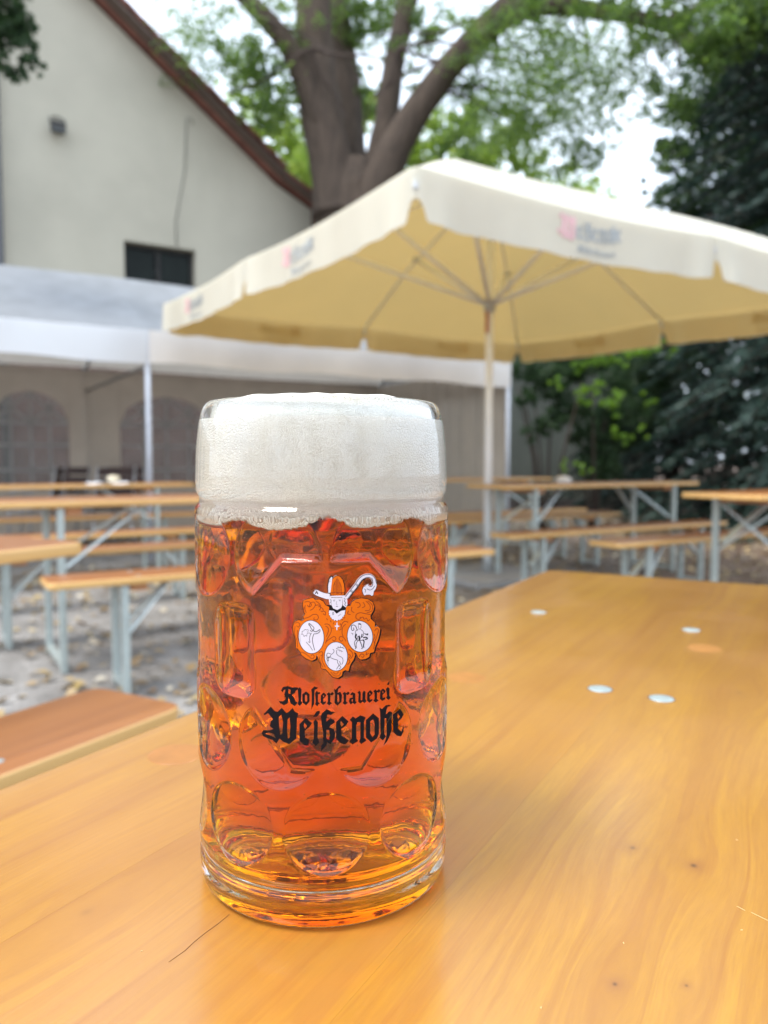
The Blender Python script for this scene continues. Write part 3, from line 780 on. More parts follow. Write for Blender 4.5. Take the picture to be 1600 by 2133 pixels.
# blackletter glyphs traced in a 5x enlargement (x right, y down)
BIG = [
 ([(48,437),(122,358),(165,405),(192,412),(238,370),(285,425),(305,415),(350,372),(372,410),(410,430),(395,480),(390,620),(388,690),(315,750),(250,722),(215,690),(182,742),(140,705),(95,690),(45,665),(28,635),(45,602),(110,605),(150,590),(112,560),(122,510),(145,490),(95,425),(62,447)],
  [[(205,470),(232,440),(250,520),(240,640),(222,655),(210,560)],[(298,490),(318,470),(326,560),(318,680),(300,690),(292,600)],[(60,640),(100,628),(150,640),(176,690),(150,672),(110,655)]]),
 ([(420,540),(485,475),(550,530),(525,570),(475,610),(480,680),(520,700),(515,765),(470,760),(420,715)],[[(470,525),(500,560),(478,590),(465,560)]]),
 ([(565,515),(590,490),(612,520),(608,680),(630,730),(590,768),(550,735),(568,700),(572,560)],[]),
 ([(560,465),(600,405),(632,402),(630,430),(600,462)],[]),
 ([(650,540),(643,470),(652,430),(705,382),(750,412),(795,412),(745,445),(712,440),(700,480),(700,512),(745,480),(782,500),(790,522),(745,550),(730,575),(775,590),(792,640),(785,690),(745,745),(705,730),(700,760),(645,825),(645,760),(668,740),(665,620)],[[(700,600),(728,600),(735,650),(728,705),(700,690)]]),
 ([(800,520),(865,455),(930,512),(905,552),(855,590),(860,662),(905,690),(935,712),(895,752),(850,740),(800,695)],[[(850,507),(880,542),(858,570),(845,540)]]),
 ([(942,495),(975,460),(1002,482),(1052,448),(1107,470),(1090,520),(1090,680),(1117,710),(1060,748),(1040,720),(1052,690),(1052,520),(1020,520),(1010,560),(1012,690),(1030,715),(972,752),(935,720),(962,690),(965,520)],[]),
 ([(1110,500),(1185,428),(1245,480),(1245,640),(1225,690),(1165,730),(1110,680)],[[(1155,510),(1185,490),(1200,530),(1200,650),(1178,675),(1155,640)]]),
 ([(1250,365),(1275,385),(1315,345),(1350,338),(1374,350),(1335,360),(1325,390),(1318,440),(1355,405),(1385,420),(1375,500),(1378,600),(1360,660),(1330,720),(1290,768),(1318,690),(1325,640),(1322,480),(1305,480),(1300,640),(1318,670),(1285,712),(1250,680),(1262,640),(1258,420)],[]),
 ([(1390,442),(1465,378),(1502,440),(1480,480),(1445,512),(1445,590),(1478,618),(1505,545),(1500,620),(1475,668),(1430,660),(1392,618)],[[(1440,430),(1462,460),(1448,490),(1436,465)]]),
]
def sm_e(x, y, k=1.0): return [([(x,y+30),(x+30,y),(x+58,y+28),(x+46,y+48),(x+24,y+68),(x+27,y+100),(x+56,y+92),(x+50,y+112),(x+22,y+132),(x-2,y+108)],[[(x+22,y+26),(x+36,y+38),(x+24,y+52)]])]
def sm_r(x, y): return [([(x,y+22),(x+22,y),(x+38,y+16),(x+60,y-2),(x+76,y+14),(x+58,y+36),(x+40,y+28),(x+38,y+100),(x+56,y+116),(x+26,y+138),(x+2,y+118),(x+14,y+100),(x+13,y+32)],[])]
def sm_i(x, y): return [([(x,y+22),(x+20,y),(x+36,y+18),(x+36,y+96),(x+52,y+112),(x+26,y+136),(x,y+114),(x+12,y+96)],[])]
def sm_u(x, y): return [([(x,y+20),(x+20,y),(x+34,y+16),(x+34,y+100),(x+50,y+100),(x+52,y+24),(x+68,y-2),(x+84,y+14),(x+82,y+94),(x+96,y+108),(x+74,y+130),(x+54,y+114),(x+28,y+134),(x+8,y+112),(x+13,y+36)],[])]
SMALL = [
 ([(230,190),(248,155),(300,143),(345,160),(378,156),(402,160),(412,175),(382,192),(374,215),(342,236),(362,262),(382,306),(404,316),(372,352),(330,326),(308,268),(300,322),(262,342),(222,324),(203,300),(250,303),(272,285),(262,235),(276,180),(256,186),(244,210)],[[(306,172),(328,184),(326,214),(308,228)]]),
 ([(402,170),(425,156),(442,180),(436,300),(450,320),(424,352),(402,330),(412,290)],[]),
 ([(450,230),(490,198),(525,230),(525,305),(490,345),(452,315)],[[(478,240),(492,232),(501,250),(500,300),(487,312),(477,290)]]),
 ([(548,215),(543,180),(575,148),(615,160),(600,174),(578,182),(576,215),(572,330),(543,390),(548,300)],[]),
 ([(582,218),(602,190),(612,210),(636,208),(632,226),(613,230),(612,308),(632,322),(605,354),(584,334),(590,300)],[]),
 *sm_e(642, 210), *sm_r(702, 207),
 ([(778,175),(796,182),(832,142),(850,146),(852,158),(826,172),(815,215),(845,203),(862,240),(856,308),(816,346),(784,322),(790,230)],[[(814,232),(830,236),(834,298),(820,316),(813,300)]]),
 *sm_r(866, 203),
 ([(944,232),(968,206),(1000,222),(1002,300),(1016,312),(994,334),(974,318),(952,336),(934,306),(940,272),(972,262),(972,234),(958,240)],[[(960,286),(974,280),(974,306),(964,306)]]),
 *sm_u(1022, 192), *sm_e(1124, 186), *sm_r(1186, 178), *sm_e(1258, 168), *sm_i(1318, 152),
 ([(1326,128),(1350,94),(1356,112),(1344,134)],[]),
]

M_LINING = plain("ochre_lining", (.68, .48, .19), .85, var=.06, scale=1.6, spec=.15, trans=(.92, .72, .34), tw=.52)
M_LINING_BACKLIT = plain("ochre_lining_backlit", (.80, .60, .27), .85, var=.05, scale=1.6, spec=.15, trans=(.95, .78, .42), tw=.55)  # lighter copy of the lining, backlight on the valance put into the colour
M_CLOTH = plain("cream_canvas", (.74, .745, .675), .8, var=.08, scale=1.6, spec=.2, trans=(.86, .86, .80), tw=.42, bmp=.15, bscale=30)
M_ALU = plain("umbrella_alu", (.90, .90, .88), .45, .0, var=.06)
M_INKRED = plain("faded_red_ink", (.72, .44, .45), .8, var=.2)
M_INKGREY = plain("faded_grey_ink", (.36, .39, .40), .8, var=.2)
def umbrella():
    cx, cy_ = .835, 6.16; S = 2.02; ze, za = 2.262, 3.11; dr = .235
    U = thing("market_umbrella", "large square cream market umbrella standing between the beer tables", "umbrella", (cx, cy_, 0), TH - .012)
    def ztop(x, y):
        ax, ay = abs(x) / S, abs(y) / S; r = max(ax, ay); q = min(ax, ay) / r if r > 1e-6 else 0
        sag = .035 * r * r * sin(pi * q) ** 1.0 * (1 - .25 * q)
        return ze + .028 * y + (za - ze) * (1 - r) + .10 * sin(pi * r) + .05 * max(0, 1 - r * 4) - sag
    n = 64; V = []; Q = []
    for i in range(n + 1):
        for j in range(n + 1):
            x, y = S * (2 * i / n - 1), S * (2 * j / n - 1); V.append((x, y, ztop(x, y)))
    for i in range(n):
        for j in range(n): a = i * (n + 1) + j; Q.append((a, a + n + 1, a + n + 2, a + 1))
    newobj("canopy", raw_mesh("canopy", V, Q), M_CLOTH, U)
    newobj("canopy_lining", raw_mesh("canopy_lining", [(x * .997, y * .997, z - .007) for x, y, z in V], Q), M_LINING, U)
    def vpt(side, a, t):
        """side 0..3, a in -1..1 along the edge, t 0..1 down the valance"""
        ux, uy = [(1, 0), (0, 1), (-1, 0), (0, -1)][side]; nx, ny = [(0, -1), (1, 0), (0, 1), (-1, 0)][side]
        x, y = ux * a * S, uy * a * S
        hb = abs(a) if abs(a) > .5 else 1 - abs(a)     # 1 at ribs
        rb = min(abs(abs(a) - 1), abs(a)) * S           # metres from a rib
        d = dr * (1 - .44 * math.exp(-(rb / .034) ** 4) + .04 * math.exp(-((rb - .16) / .10) ** 2)) + .003 * sin(a * 41 + side)
        out = .012 + .030 * t * math.exp(-((rb - .13) / .09) ** 2) + .006 * t * sin(a * 17 + side * 2) + .002 * sin(a * 57) * t
        out *= min(1, rb / .03)
        x += nx * (S + out); y += ny * (S + out)
        ex = nx * S + ux * a * S; ey = ny * S + uy * a * S
        return (x, y, ztop(ex, ey) + .004 - d * t)
    for side in range(4):
        for h in (-1, 1):
            m = 150; k = 10; V = []; Q = []
            for i in range(m + 1):
                a = (i / m) ** 1.0 * h
                for j in range(k + 1): V.append(vpt(side, a, j / k))
            for i in range(m):
                for j in range(k): b = i * (k + 1) + j; Q.append((b, b + k + 1, b + k + 2, b + 1))
            newobj("valance", raw_mesh("valance", V, Q), M_CLOTH, U)
            newobj("valance_lining", raw_mesh("valance_lining", [(x * .9972, y * .9972, z + .001) for x, y, z in V], Q), M_LINING_BACKLIT, U)
    # lettering: side 0 = near right edge (local -y), side 3 = near left edge (local -x)
    def letter(side, a0, width, m, polys, x0, x1, ymid, v0, kk):
        V, F = fill2d(polys); out = []
        for x, y in V:
            a = a0 + ((x - x0) / (x1 - x0)) * width / S; t = v0 + (y - ymid) * (width / (x1 - x0)) * kk / dr
            p = vpt(side, a, t); nx, ny = [(0, -1), (1, 0), (0, 1), (-1, 0)][side]
            out.append((p[0] + nx * .0035, p[1] + ny * .0035, p[2]))
        me = bpy.data.meshes.new("print"); me.from_pydata(out, [], F)
        newobj("print", me, m, U)
    for side, lst in ((0, (-.60, .32)), (3, (-.66, .30)), (1, (-.66, .34)), (2, (-.66, .34))):
        for a0 in lst:
            letter(side, a0, .125, M_INKRED, BIG[:1], 28, 410, 560, .40, 1.0)
            letter(side, a0 + .130 / S, .31, M_INKGREY, BIG[1:], 420, 1505, 560, .40, .85)
            letter(side, a0 + .13 / S, .27, M_INKGREY, SMALL, 203, 1356, 250, .80, .8)
    # frame
    MB().tube([(0, 0, .05), (0, 0, za - .12)], .031, 20).obj("pole", M_ALU, U, True)
    MB().lathe([(.034, .0), (.045, .01), (.045, .09), (.034, .10)], 20, (0, 0, 2.12)).obj("hub", plain("hub_grey", (.45, .46, .48), .5), U, True)
    MB().lathe([(.034, .0), (.055, .01), (.05, .12), (.02, .2)], 20, (0, 0, za - .22)).obj("crown_hub", M_ALU, U, True)
    for k in range(8):
        a = pi / 4 * k; R_ = S * (sqrt(2) if k % 2 else 1); dx, dy = cos(a), sin(a)
        zz = lambda r: ztop(dx * r, dy * r) - .03
        pts = [(dx * r, dy * r, zz(r)) for r in (.05, R_ * .3, R_ * .6, R_ * .985)]
        rib = MB().tube(pts, .011, 8).obj("rib", M_ALU, U, True)
        MB().tube([(dx * .04, dy * .04, 2.19), (dx * R_ * .52, dy * R_ * .52, zz(R_ * .52) - .01)], .016, 8).obj("strut", M_ALU, rib, True)
        MB().box((dx * R_ * .52, dy * R_ * .52, zz(R_ * .52) - .005), (.05, .05, .035)).obj("joint", plain("joint_grey", (.5, .5, .5), .5), rib)
        MB().tube([(dx * R_ * .99, dy * R_ * .99, zz(R_) + .01), (dx * R_ * 1.0, dy * R_ * 1.0, zz(R_) - .06)], .012, 8).obj("end_cap", plain("cap_white", (.7, .72, .74), .5), rib, True)
    MB().tube([(-.05, -.03, 2.12), (-.055, -.035, 2.0), (-.05, -.03, 1.95)], .012, 6).obj("cord", plain("red_cord", (.4, .08, .05), .7), U, True)
    MB().tube([(0, 0, 0), (0, 0, .32)], .042, 16).obj("base_tube", plain("zinc_tube", (.5, .52, .52), .4, .5), U, True)
    MB().box((0, 0, .03), (.85, .85, .06)).obj("base_plate", plain("base_concrete", (.34, .33, .32), .9), U, bevel=.01)
umbrella()

# ================================================================ TREES
def bark(name, c0, c1):
    m, nt, bs = mat(name); v = objvec(nt, (1, 1, .16)); n = noise(nt, v, 14, 8, .72, .8); n2 = noise(nt, objvec(nt), .8, 3)
    c = ramp(nt, n, [(.3, c0), (.7, c1)]); c = mix(nt, math_(nt, 'MULTIPLY', n2, .5), c, (.13, .085, .065))
    nt.links.new(c, bs.inputs['Base Color']); bs.inputs['Roughness'].default_value = .9; bump(nt, n, .9, .06, bs); return m
M_BARK = bark("plane_tree_bark", (.022, .017, .013), (.13, .095, .068))
M_BARK2 = bark("dark_bark", (.02, .015, .012), (.07, .05, .04))
M_LEAF1 = leaf_mat("leaf_green", [(.045, .085, .025), (.065, .115, .035), (.085, .14, .045), (.05, .08, .035)], [(.16, .30, .05), (.26, .42, .07), (.36, .52, .10), (.18, .32, .07)], .5)
M_LEAF2 = leaf_mat("leaf_yellow_green", [(.09, .16, .03), (.13, .20, .035), (.16, .22, .05)], [(.30, .48, .06), (.42, .58, .08), (.5, .6, .12)], .55)
M_LIME = leaf_mat("leaf_lime", [(.10, .20, .025), (.15, .28, .03), (.07, .13, .03)], [(.35, .62, .05), (.5, .75, .08), (.25, .45, .06)], .5)
M_LEAF3 = leaf_mat("leaf_dark", [(.02, .045, .018), (.032, .068, .024), (.05, .09, .035)], [(.04, .10, .03), (.07, .15, .04), (.08, .16, .05)], .35)
M_NEEDLE = leaf_mat("spruce_needles", [(.010, .026, .019), (.016, .040, .029), (.028, .060, .042)], [(.02, .05, .04)] * 3, .12, .6)
def cluster(px, py, Y, rpx, cov, size, squash=.8, dy=1.0):
    c = onY(px, py, Y); r = rpx / 1600 * Y; L = size / Y * 1600
    n = int(cov * pi * rpx * rpx * .8 / (.16 * L * L))
    d = NP.normal(size=(n, 3)); d /= np.linalg.norm(d, axis=1)[:, None]
    rad = NP.uniform(0, 1, n) ** .45
    # ragged lumps: group leaves around sub-centres
    k = max(4, int(n / 22)); sc = NP.normal(size=(k, 3)); sc /= np.linalg.norm(sc, axis=1)[:, None]; sc *= (NP.uniform(0, 1, k) ** .42)[:, None]
    idx = NP.integers(0, k, n); P = sc[idx] + d * rad[:, None] * .24
    P = P * np.array([r, r * dy, r * squash]) + c
    return P, NP.uniform(.6, 1.3, n) * size
def crown_obj(name, cl, m, parent, origin):
    Ps, Ss = zip(*[cluster(*c) for c in cl]); P = np.concatenate(Ps) - np.array(origin); S_ = np.concatenate(Ss)
    return newobj(name, leaf_mesh(name, P, S_, .62), m, parent)
def limb(parent, o, Y, pts, m, name="limb", n=14, dY=0.0):
    P = []; R_ = []
    N_ = len(pts)
    for i, (x, y, r) in enumerate(pts):
        yy = Y + dY * i / max(1, N_ - 1); q = onY(x, y, yy) - np.array(o); P.append(tuple(q)); R_.append(r / 1600 * yy)
    # smooth
    PP, RR = [], []
    for i in range(N_ - 1):
        p0, p1, p2, p3 = [Vector(P[max(0, min(N_ - 1, i + k))]) for k in (-1, 0, 1, 2)]
        for j in range(5):
            t = j / 5; PP.append(.5 * (2 * p1 + (p2 - p0) * t + (2 * p0 - 5 * p1 + 4 * p2 - p3) * t * t + (3 * p1 - p0 - 3 * p2 + p3) * t ** 3)); RR.append(R_[i] + (R_[i + 1] - R_[i]) * t)
    PP.append(Vector(P[-1])); RR.append(R_[-1])
    return MB().tube(PP, RR, n, True, .035).obj(name, m, parent, True)
def big_tree():
    Y = 12.7; o = onY(740, 640, Y); o = (o[0], Y, 0)
    T = thing("plane_tree", "huge tree with a thick forking grey brown trunk behind the umbrella", "tree", o)
    limb(T, o, Y, [(745, 1120, 84), (742, 900, 80), (740, 640, 78), (734, 480, 78), (738, 400, 74), (740, 345, 54)], M_BARK, "trunk", 28)
    limb(T, o, Y - .25, [(700, 450, 48), (692, 360, 43), (672, 250, 44), (656, 130, 39), (652, 0, 36), (645, -160, 32), (630, -420, 20)], M_BARK, n=20)
    limb(T, o, Y - .4, [(668, 260, 24), (635, 170, 24), (600, 95, 21), (550, 35, 19), (490, -25, 16), (400, -120, 16), (300, -190, 9)], M_BARK, dY=-.6)
    limb(T, o, Y + .4, [(735, 400, 38), (730, 300, 30), (722, 170, 28), (708, 60, 24), (698, -50, 22), (700, -250, 14)], M_BARK, dY=.8)
    limb(T, o, Y - .1, [(780, 440, 50), (790, 350, 34), (805, 250, 24), (822, 130, 21), (845, 20, 21), (868, -110, 22), (880, -380, 12)], M_BARK)
    limb(T, o, Y - .35, [(762, 480, 40), (786, 400, 40), (828, 300, 33), (890, 200, 28), (962, 110, 26), (1040, 35, 28), (1120, -40, 24), (1250, -200, 16)], M_BARK, n=20, dY=-.8)
    limb(T, o, Y - .95, [(1045, 32, 30), (1110, 12, 22), (1190, 14, 17), (1290, 32, 14), (1380, 48, 14), (1428, 78, 17), (1440, 110, 10)], M_BARK, dY=-.5)
    limb(T, o, Y - 1.3, [(1380, 48, 12), (1450, 20, 10), (1540, -20, 8), (1640, -80, 5)], M_BARK)
    rr = random.Random(4)
    for k in range(34):
        x, y = rr.choice([(1040, 35), (900, 190), (1200, 20), (1300, 40), (650, 100), (540, 30), (830, 100), (1400, 60), (960, 110)])
        a = rr.uniform(-.3, pi + .3) if y > 60 else rr.uniform(.1, pi - .1); pts = [(x, y, 4)]
        for i in range(4): a += rr.uniform(-.5, .5); x += cos(a) * rr.uniform(35, 75); y += sin(a) * rr.uniform(20, 60); pts.append((x, y, 3.2 - i * .7))
        limb(T, o, Y - .8, pts, M_BARK2, "twig", 6, rr.uniform(-1, 1))
    g = .085; q = .062; w = .055
    crown_obj("crown", [
        (560, 150, 12.3, 95, 1.3, g), (548, 225, 12.0, 55, 1.2, g), (600, 50, 12, 70, .6, q), (500, 110, 12, 60, .9, g), (840, 150, 13, 50, .9, g), (450, 80, 11.5, 100, .55, q), (400, 120, 12, 80, .35, w), (380, 30, 12, 90, .3, w), (880, 30, 12.6, 80, .5, w),
        (585, 240, 13.5, 70, 1.4, g), (740, 60, 13.4, 70, 1.9, g), (745, 190, 13.6, 60, 1.9, g), (880, 70, 12.4, 70, .8, g), (930, 170, 12.2, 60, .5, g), (800, 20, 13.5, 60, 1.2, g),
        (1000, 90, 11.6, 90, .6, w), (1100, 100, 11.2, 110, .62, w), (1230, 110, 11.0, 120, .62, w), (1180, 210, 11, 130, .75, w), (1080, 250, 11.5, 110, .85, w), (1240, 300, 11, 60, .6, w),
        (1190, 340, 11.4, 70, .8, w), (1340, 120, 10.8, 70, .9, w), (1400, 230, 10.8, 60, 1.0, w), (1390, 330, 11.0, 40, .9, w), (1000, 230, 12.5, 90, .9, w), (1290, 200, 11.5, 80, .5, w), (1180, 60, 12, 160, .25, w), (960, 330, 12.5, 60, .9, g),
        (1100, 5, 11, 60, .6, g), (1250, -10, 11, 80, .8, g), (1400, 15, 10.5, 90, 1.5, g), (1500, 70, 10, 90, 2.2, g), (1590, 20, 10, 90, 2.2, g),
        (700, -220, 12.5, 200, .5, .14), (1100, -230, 11.5, 200, .5, .14), (380, -180, 12, 150, .4, .14), (1450, -200, 10.5, 200, .8, .14), (1550, -420, 7, 250, .5, .16),
    ], M_LEAF1, T, o)
big_tree()
def simple_tree(name, label, x, y, h, r, m, cl, leaf="crown", group=None):
    T = thing(name, label, "tree", (x, y, 0), 0, group)
    MB().tube([(0, 0, 0), (.05, 0, h * .3), (-.03, .05, h * .6), (0, 0, h)], [r, r * .8, r * .55, r * .2], 12, True, .06).obj("trunk", M_BARK2, T, True)
    rr = random.Random(int(x * 10))
    for k in range(7):
        a = rr.uniform(0, 2 * pi); z = h * rr.uniform(.35, .8); l = h * rr.uniform(.18, .3)
        MB().tube([(0, 0, z), (cos(a) * l * .5, sin(a) * l * .5, z + l * .45), (cos(a) * l, sin(a) * l, z + l * .7)], [r * .35, r * .22, r * .08], 8).obj("limb", M_BARK2, T, True)
    crown_obj(leaf, cl, m, T, (x, y, 0)); return T
def px_x(px, Y): return float(onY(px, 962, Y)[0])
G2 = .16
simple_tree("lime_tree", "yellow green sunlit tree seen between the roof edge and the thick trunk", px_x(600, 21), 21, 6.5, .2, M_LEAF2,
    [(595, 330, 21, 65, 2.2, G2), (560, 280, 21, 55, 1.2, G2), (630, 290, 21.5, 60, 1.9, G2), (640, 370, 20, 60, 2.2, G2), (500, 180, 22, 70, .6, G2), (600, 420, 21, 80, 2.5, G2), (700, 250, 22, 60, 1.0, G2)])
simple_tree("lime_tree", "yellow green tree above the umbrella's peak, right of the thick trunk", px_x(960, 20), 20, 7, .2, M_LEAF2,
    [(890, 300, 20, 65, 2.2, G2), (960, 250, 20, 60, 1.9, G2), (1010, 310, 20, 70, 2.2, G2), (1100, 330, 20, 60, 1.8, G2), (1060, 260, 20.5, 50, 1.2, G2), (930, 400, 20, 120, 2.2, G2), (850, 330, 20, 50, 1.6, G2), (780, 230, 21, 50, 1.6, G2), (1200, 420, 20, 100, 1.6, G2), (1130, 240, 21, 40, .7, G2)])
simple_tree("maple_tree", "dark leafy branch tip hanging into the top left of the picture", -4.5, 5.2, 6.0, .14, M_LEAF3,
    [(5, 40, 7, 60, 2.6, .045), (35, 70, 7, 45, 2.0, .045), (55, 115, 7, 36, 1.9, .045), (25, 140, 7, 34, 1.8, .045), (70, 140, 7, 20, 1.2, .04), (-60, 20, 7, 90, 2.4, .08), (-160, 60, 7, 140, 2.0, .09), (20, -60, 7, 90, 2.0, .06), (35, 172, 7, 18, 1.4, .04), (45, 30, 7, 30, 1.6, .045)])
# foliage added unseen behind the camera to darken low sky in glass reflections
def behind():
    P, S_ = [], []
    rr = np.random.default_rng(5)
    for k in range(17):
        a = radians(rr.uniform(100, 260)); d = rr.uniform(9, 13); z = rr.uniform(.6, 6.0); r = rr.uniform(.9, 1.7); n = 420
        c = np.array([sin(a) * d, cos(a) * d, z]); P.append(c + rr.normal(size=(n, 3)) * r * .5); S_.append(rr.uniform(.14, .3, n))
    o = newobj("distant_foliage", leaf_mesh("distant_foliage", np.concatenate(P), np.concatenate(S_), .62), M_LEAF3); tag(o, kind='stuff')
behind()
# shrubs right of the marquee
def shrub(name, label, x, y, m, cl, stems=5, h=1.6):
    T = thing(name, label, "shrub", (x, y, 0)); rr = random.Random(int(y * 7 + x))
    for k in range(stems):
        a = rr.uniform(0, 2 * pi)
        MB().tube([(cos(a) * .08, sin(a) * .08, 0), (cos(a) * .2, sin(a) * .2, h * .5), (cos(a) * .45, sin(a) * .4, h)], [.025, .018, .008], 6).obj("stem", M_BARK2, T, True)
    crown_obj("foliage", cl, m, T, (x, y, 0)); return T
g3 = .058
shrub("hazel_bush", "deep green bush beside the marquee's right front pole", px_x(1140, 10.6), 10.6, M_LEAF3,
    [(1095, 770, 10.6, 34, 3.2, g3), (1095, 830, 10.6, 30, 2.4, g3), (1150, 790, 10.8, 50, 3.4, g3), (1190, 850, 10.8, 48, 2.6, g3), (1150, 880, 10.6, 36, 2.0, g3), (1110, 900, 10.6, 30, 1.4, g3), (1200, 750, 11, 60, 3.6, g3), (1230, 910, 11, 44, 2.8, g3), (1250, 970, 11, 50, 2.8, g3), (1300, 880, 11.4, 80, 3.4, g3), (1320, 790, 11.6, 70, 3.4, g3), (1160, 730, 10.9, 40, 3.2, g3), (1400, 760, 11.4, 60, 2.0, g3)], 5, 2.0)
shrub("elder_bush", "bush with bright sunlit lime green leaves under the umbrella's far edge", px_x(1240, 10.9), 10.9, M_LIME,
    [(1215, 825, 10.3, 26, 1.3, g3), (1240, 808, 10.3, 24, 1.6, g3), (1272, 842, 10.3, 34, 1.1, g3), (1240, 735, 10.5, 40, 1.5, g3), (1215, 760, 10.5, 26, 1.2, g3), (1300, 750, 10.5, 34, 1.0, g3), (1345, 720, 10.5, 36, 1.1, g3), (1400, 735, 10.4, 28, .6, g3), (1290, 910, 10.3, 26, 1.1, g3), (1330, 905, 10.3, 22, .8, g3), (1215, 975, 10.2, 20, 1.2, g3), (1175, 970, 10.2, 16, .9, g3), (1160, 800, 10.3, 20, .6, g3), (1350, 830, 10.4, 26, .4, g3)], 5, 1.9)
def spruce(label, x, y, H, R_, seed, dens=1.0):
    T = thing("spruce_tree", label, "tree", (x, y, 0), 0, "dark spruces beyond the beer tables"); rr = np.random.default_rng(seed)
    MB().tube([(0, 0, 0), (0, 0, H * .5), (0, 0, H)], [.17, .11, .02], 12).obj("trunk", M_BARK2, T, True)
    C_, D_, S_ = [], [], []; br = MB()
    z = .25
    while z < H - .2:
        L = R_ * (1 - z / H) ** .85 + .12; nb = 11
        for k in range(nb):
            a = 2 * pi * (k + rr.uniform(-.35, .35)) / nb; l = L * rr.uniform(.72, 1.08); dz = rr.uniform(-.12, .12)
            q0 = np.array([0, 0, z + dz]); dirv = np.array([cos(a), sin(a), 0])
            pt = lambda t: q0 + dirv * l * t + np.array([0, 0, .10 * l * t - .42 * l * t * t])
            br.tube([tuple(pt(0)), tuple(pt(.5)), tuple(pt(1))], [.018, .011, .004], 4)
            ns = int(l * 46 * dens) + 6
            t = rr.uniform(.12, 1.02, ns)[:, None]
            P = q0 + dirv * l * t + np.array([0, 0, 1.]) * (.10 * l * t - .42 * l * t * t)
            side = np.array([-sin(a), cos(a), 0]); sg = rr.choice([-1, 1], ns)[:, None]
            off = rr.uniform(.0, .30, ns)[:, None] * (1.1 - t * .6) * l * .45
            d = dirv * rr.uniform(.5, 1, ns)[:, None] + side * sg * rr.uniform(.3, 1, ns)[:, None] + np.array([0, 0, 1.]) * rr.uniform(-.75, .05, ns)[:, None]
            d /= np.linalg.norm(d, axis=1)[:, None]
            C_.append(P + side * sg * off * .9 + np.array([0, 0, -1.]) * off * .3); D_.append(d); S_.append(rr.uniform(.11, .25, ns))
        z += .24
    br.obj("branches", M_BARK2, T, True)["kind"] = "stuff"
    P = np.concatenate(C_); D = np.concatenate(D_); S_ = np.concatenate(S_)[:, None]
    Wd = np.cross(D, rr.normal(size=D.shape)); Wd /= np.linalg.norm(Wd, axis=1)[:, None]; Wd *= S_ * rr.uniform(.08, .14, (len(P), 1))
    V = np.stack([P - D * S_ * .5, P + Wd, P + D * S_ * .5, P - Wd], 1).reshape(-1, 3)
    newobj("crown", raw_mesh("crown", V, np.arange(len(V)).reshape(-1, 4), False), M_NEEDLE, T)
spruce("tall dark blue green spruce filling the right side above and below the umbrella", 5.75, 10.6, 10.8, 2.9, 1, 1.25)
spruce("low dark spruce standing behind the larger spruce, between it and the bright bush", 5.2, 13.9, 4.6, 2.4, 2, .9)
simple_tree("yew_tree", "dark broad tree rising behind the big spruce in the upper right", 7.4, 14.2, 8.0, .2, M_LEAF3,
    [(1500, 230, 14, 120, 2.2, .10), (1420, 330, 14, 70, 1.6, .10), (1400, 200, 14, 60, .8, .10), (1560, 380, 13.5, 130, 2.4, .10), (1580, 100, 13.5, 110, 2.4, .10), (1460, 120, 14, 60, 1.4, .10), (1700, 250, 13.5, 200, 2.0, .12), (1440, 430, 13.5, 80, 2.4, .10), (1350, 400, 14, 35, .9, .09), (1520, 520, 14, 110, 2.4, .11), (1390, 480, 14, 60, 2.0, .1)])
spruce("dark spruce at the right picture edge behind the table with crossed braces", 8.6, 12.6, 11.0, 3.2, 3, .8)
def backwood():
    cl = []
    for k in range(40):
        x = -4 + k * .75; 
        cl.append((800 + x / 27 * 1600, 962 - rnd.uniform(40, 190), 27, 75, 1.6, .24))
        if x > 6: cl.append((800 + x / 27 * 1600, 962 - rnd.uniform(150, 360), 27, 85, 1.9, .24))
    P, S_ = zip(*[cluster(*c) for c in cl])
    o = newobj("distant_foliage", leaf_mesh("distant_foliage", np.concatenate(P), np.concatenate(S_), .62), M_LEAF3)
    tag(o, kind='stuff')
backwood()
#PART3
# ================================================================ BEER MUG
MX, MY, MZ = -0.0258, 0.323, 0.77 + .0004
FRONT = -pi / 2 + radians(5.6)                  # direction the print faces
def sstep(a, b, x): t = np.clip((x - a) / (b - a), 0, 1); return t * t * (3 - 2 * t)
PROF = np.array([(0, 47.6), (.6, 49.6), (1.6, 50.8), (3.2, 51.6), (7, 52.2), (12.2, 52.4), (13.4, 51.9), (14.2, 51.2), (16.6, 51.2), (17.6, 51.9), (18.8, 52.4), (24, 52.5), (90, 52.6), (148, 52.6), (152.4, 52.7), (154.6, 52.2), (155.8, 51.3), (156.6, 50.6), (158.6, 50.6), (159.8, 51.3), (161.4, 51.9), (166, 52.1), (178, 51.6), (187, 50.6), (191.5, 49.7), (194.4, 48.6), (195.9, 47.6)])
DIM = [(a, 138.5, 'c', 17.0, 17.0) for a in (20, -20, 60, -60, 100, -100, 140, -140, 180)] + \
      [(a, 70.0, 'c', 16.4, 16.4) for a in (20, -20, 60, -60, 100, -100, 140, -140, 180)] + \
      [(a, 37.5, 'c', 16.4, 15.6) for a in (0, 40, -40, 80, -80, 120, -120, 160, -160)] + \
      [(a, 103.5, 'r', 10.8, 17.5) for a in (40, -40, 80, -80, 120, -120, 160, -160)]
def octo(u, v):
    return np.maximum.reduce([np.abs(u) - 28.5, v - 138.2, 60.6 - v, (np.abs(u) - 17) * .75 + (v - 137.8) * .66, (np.abs(u) - 14) * .81 + (61.5 - v) * .58])
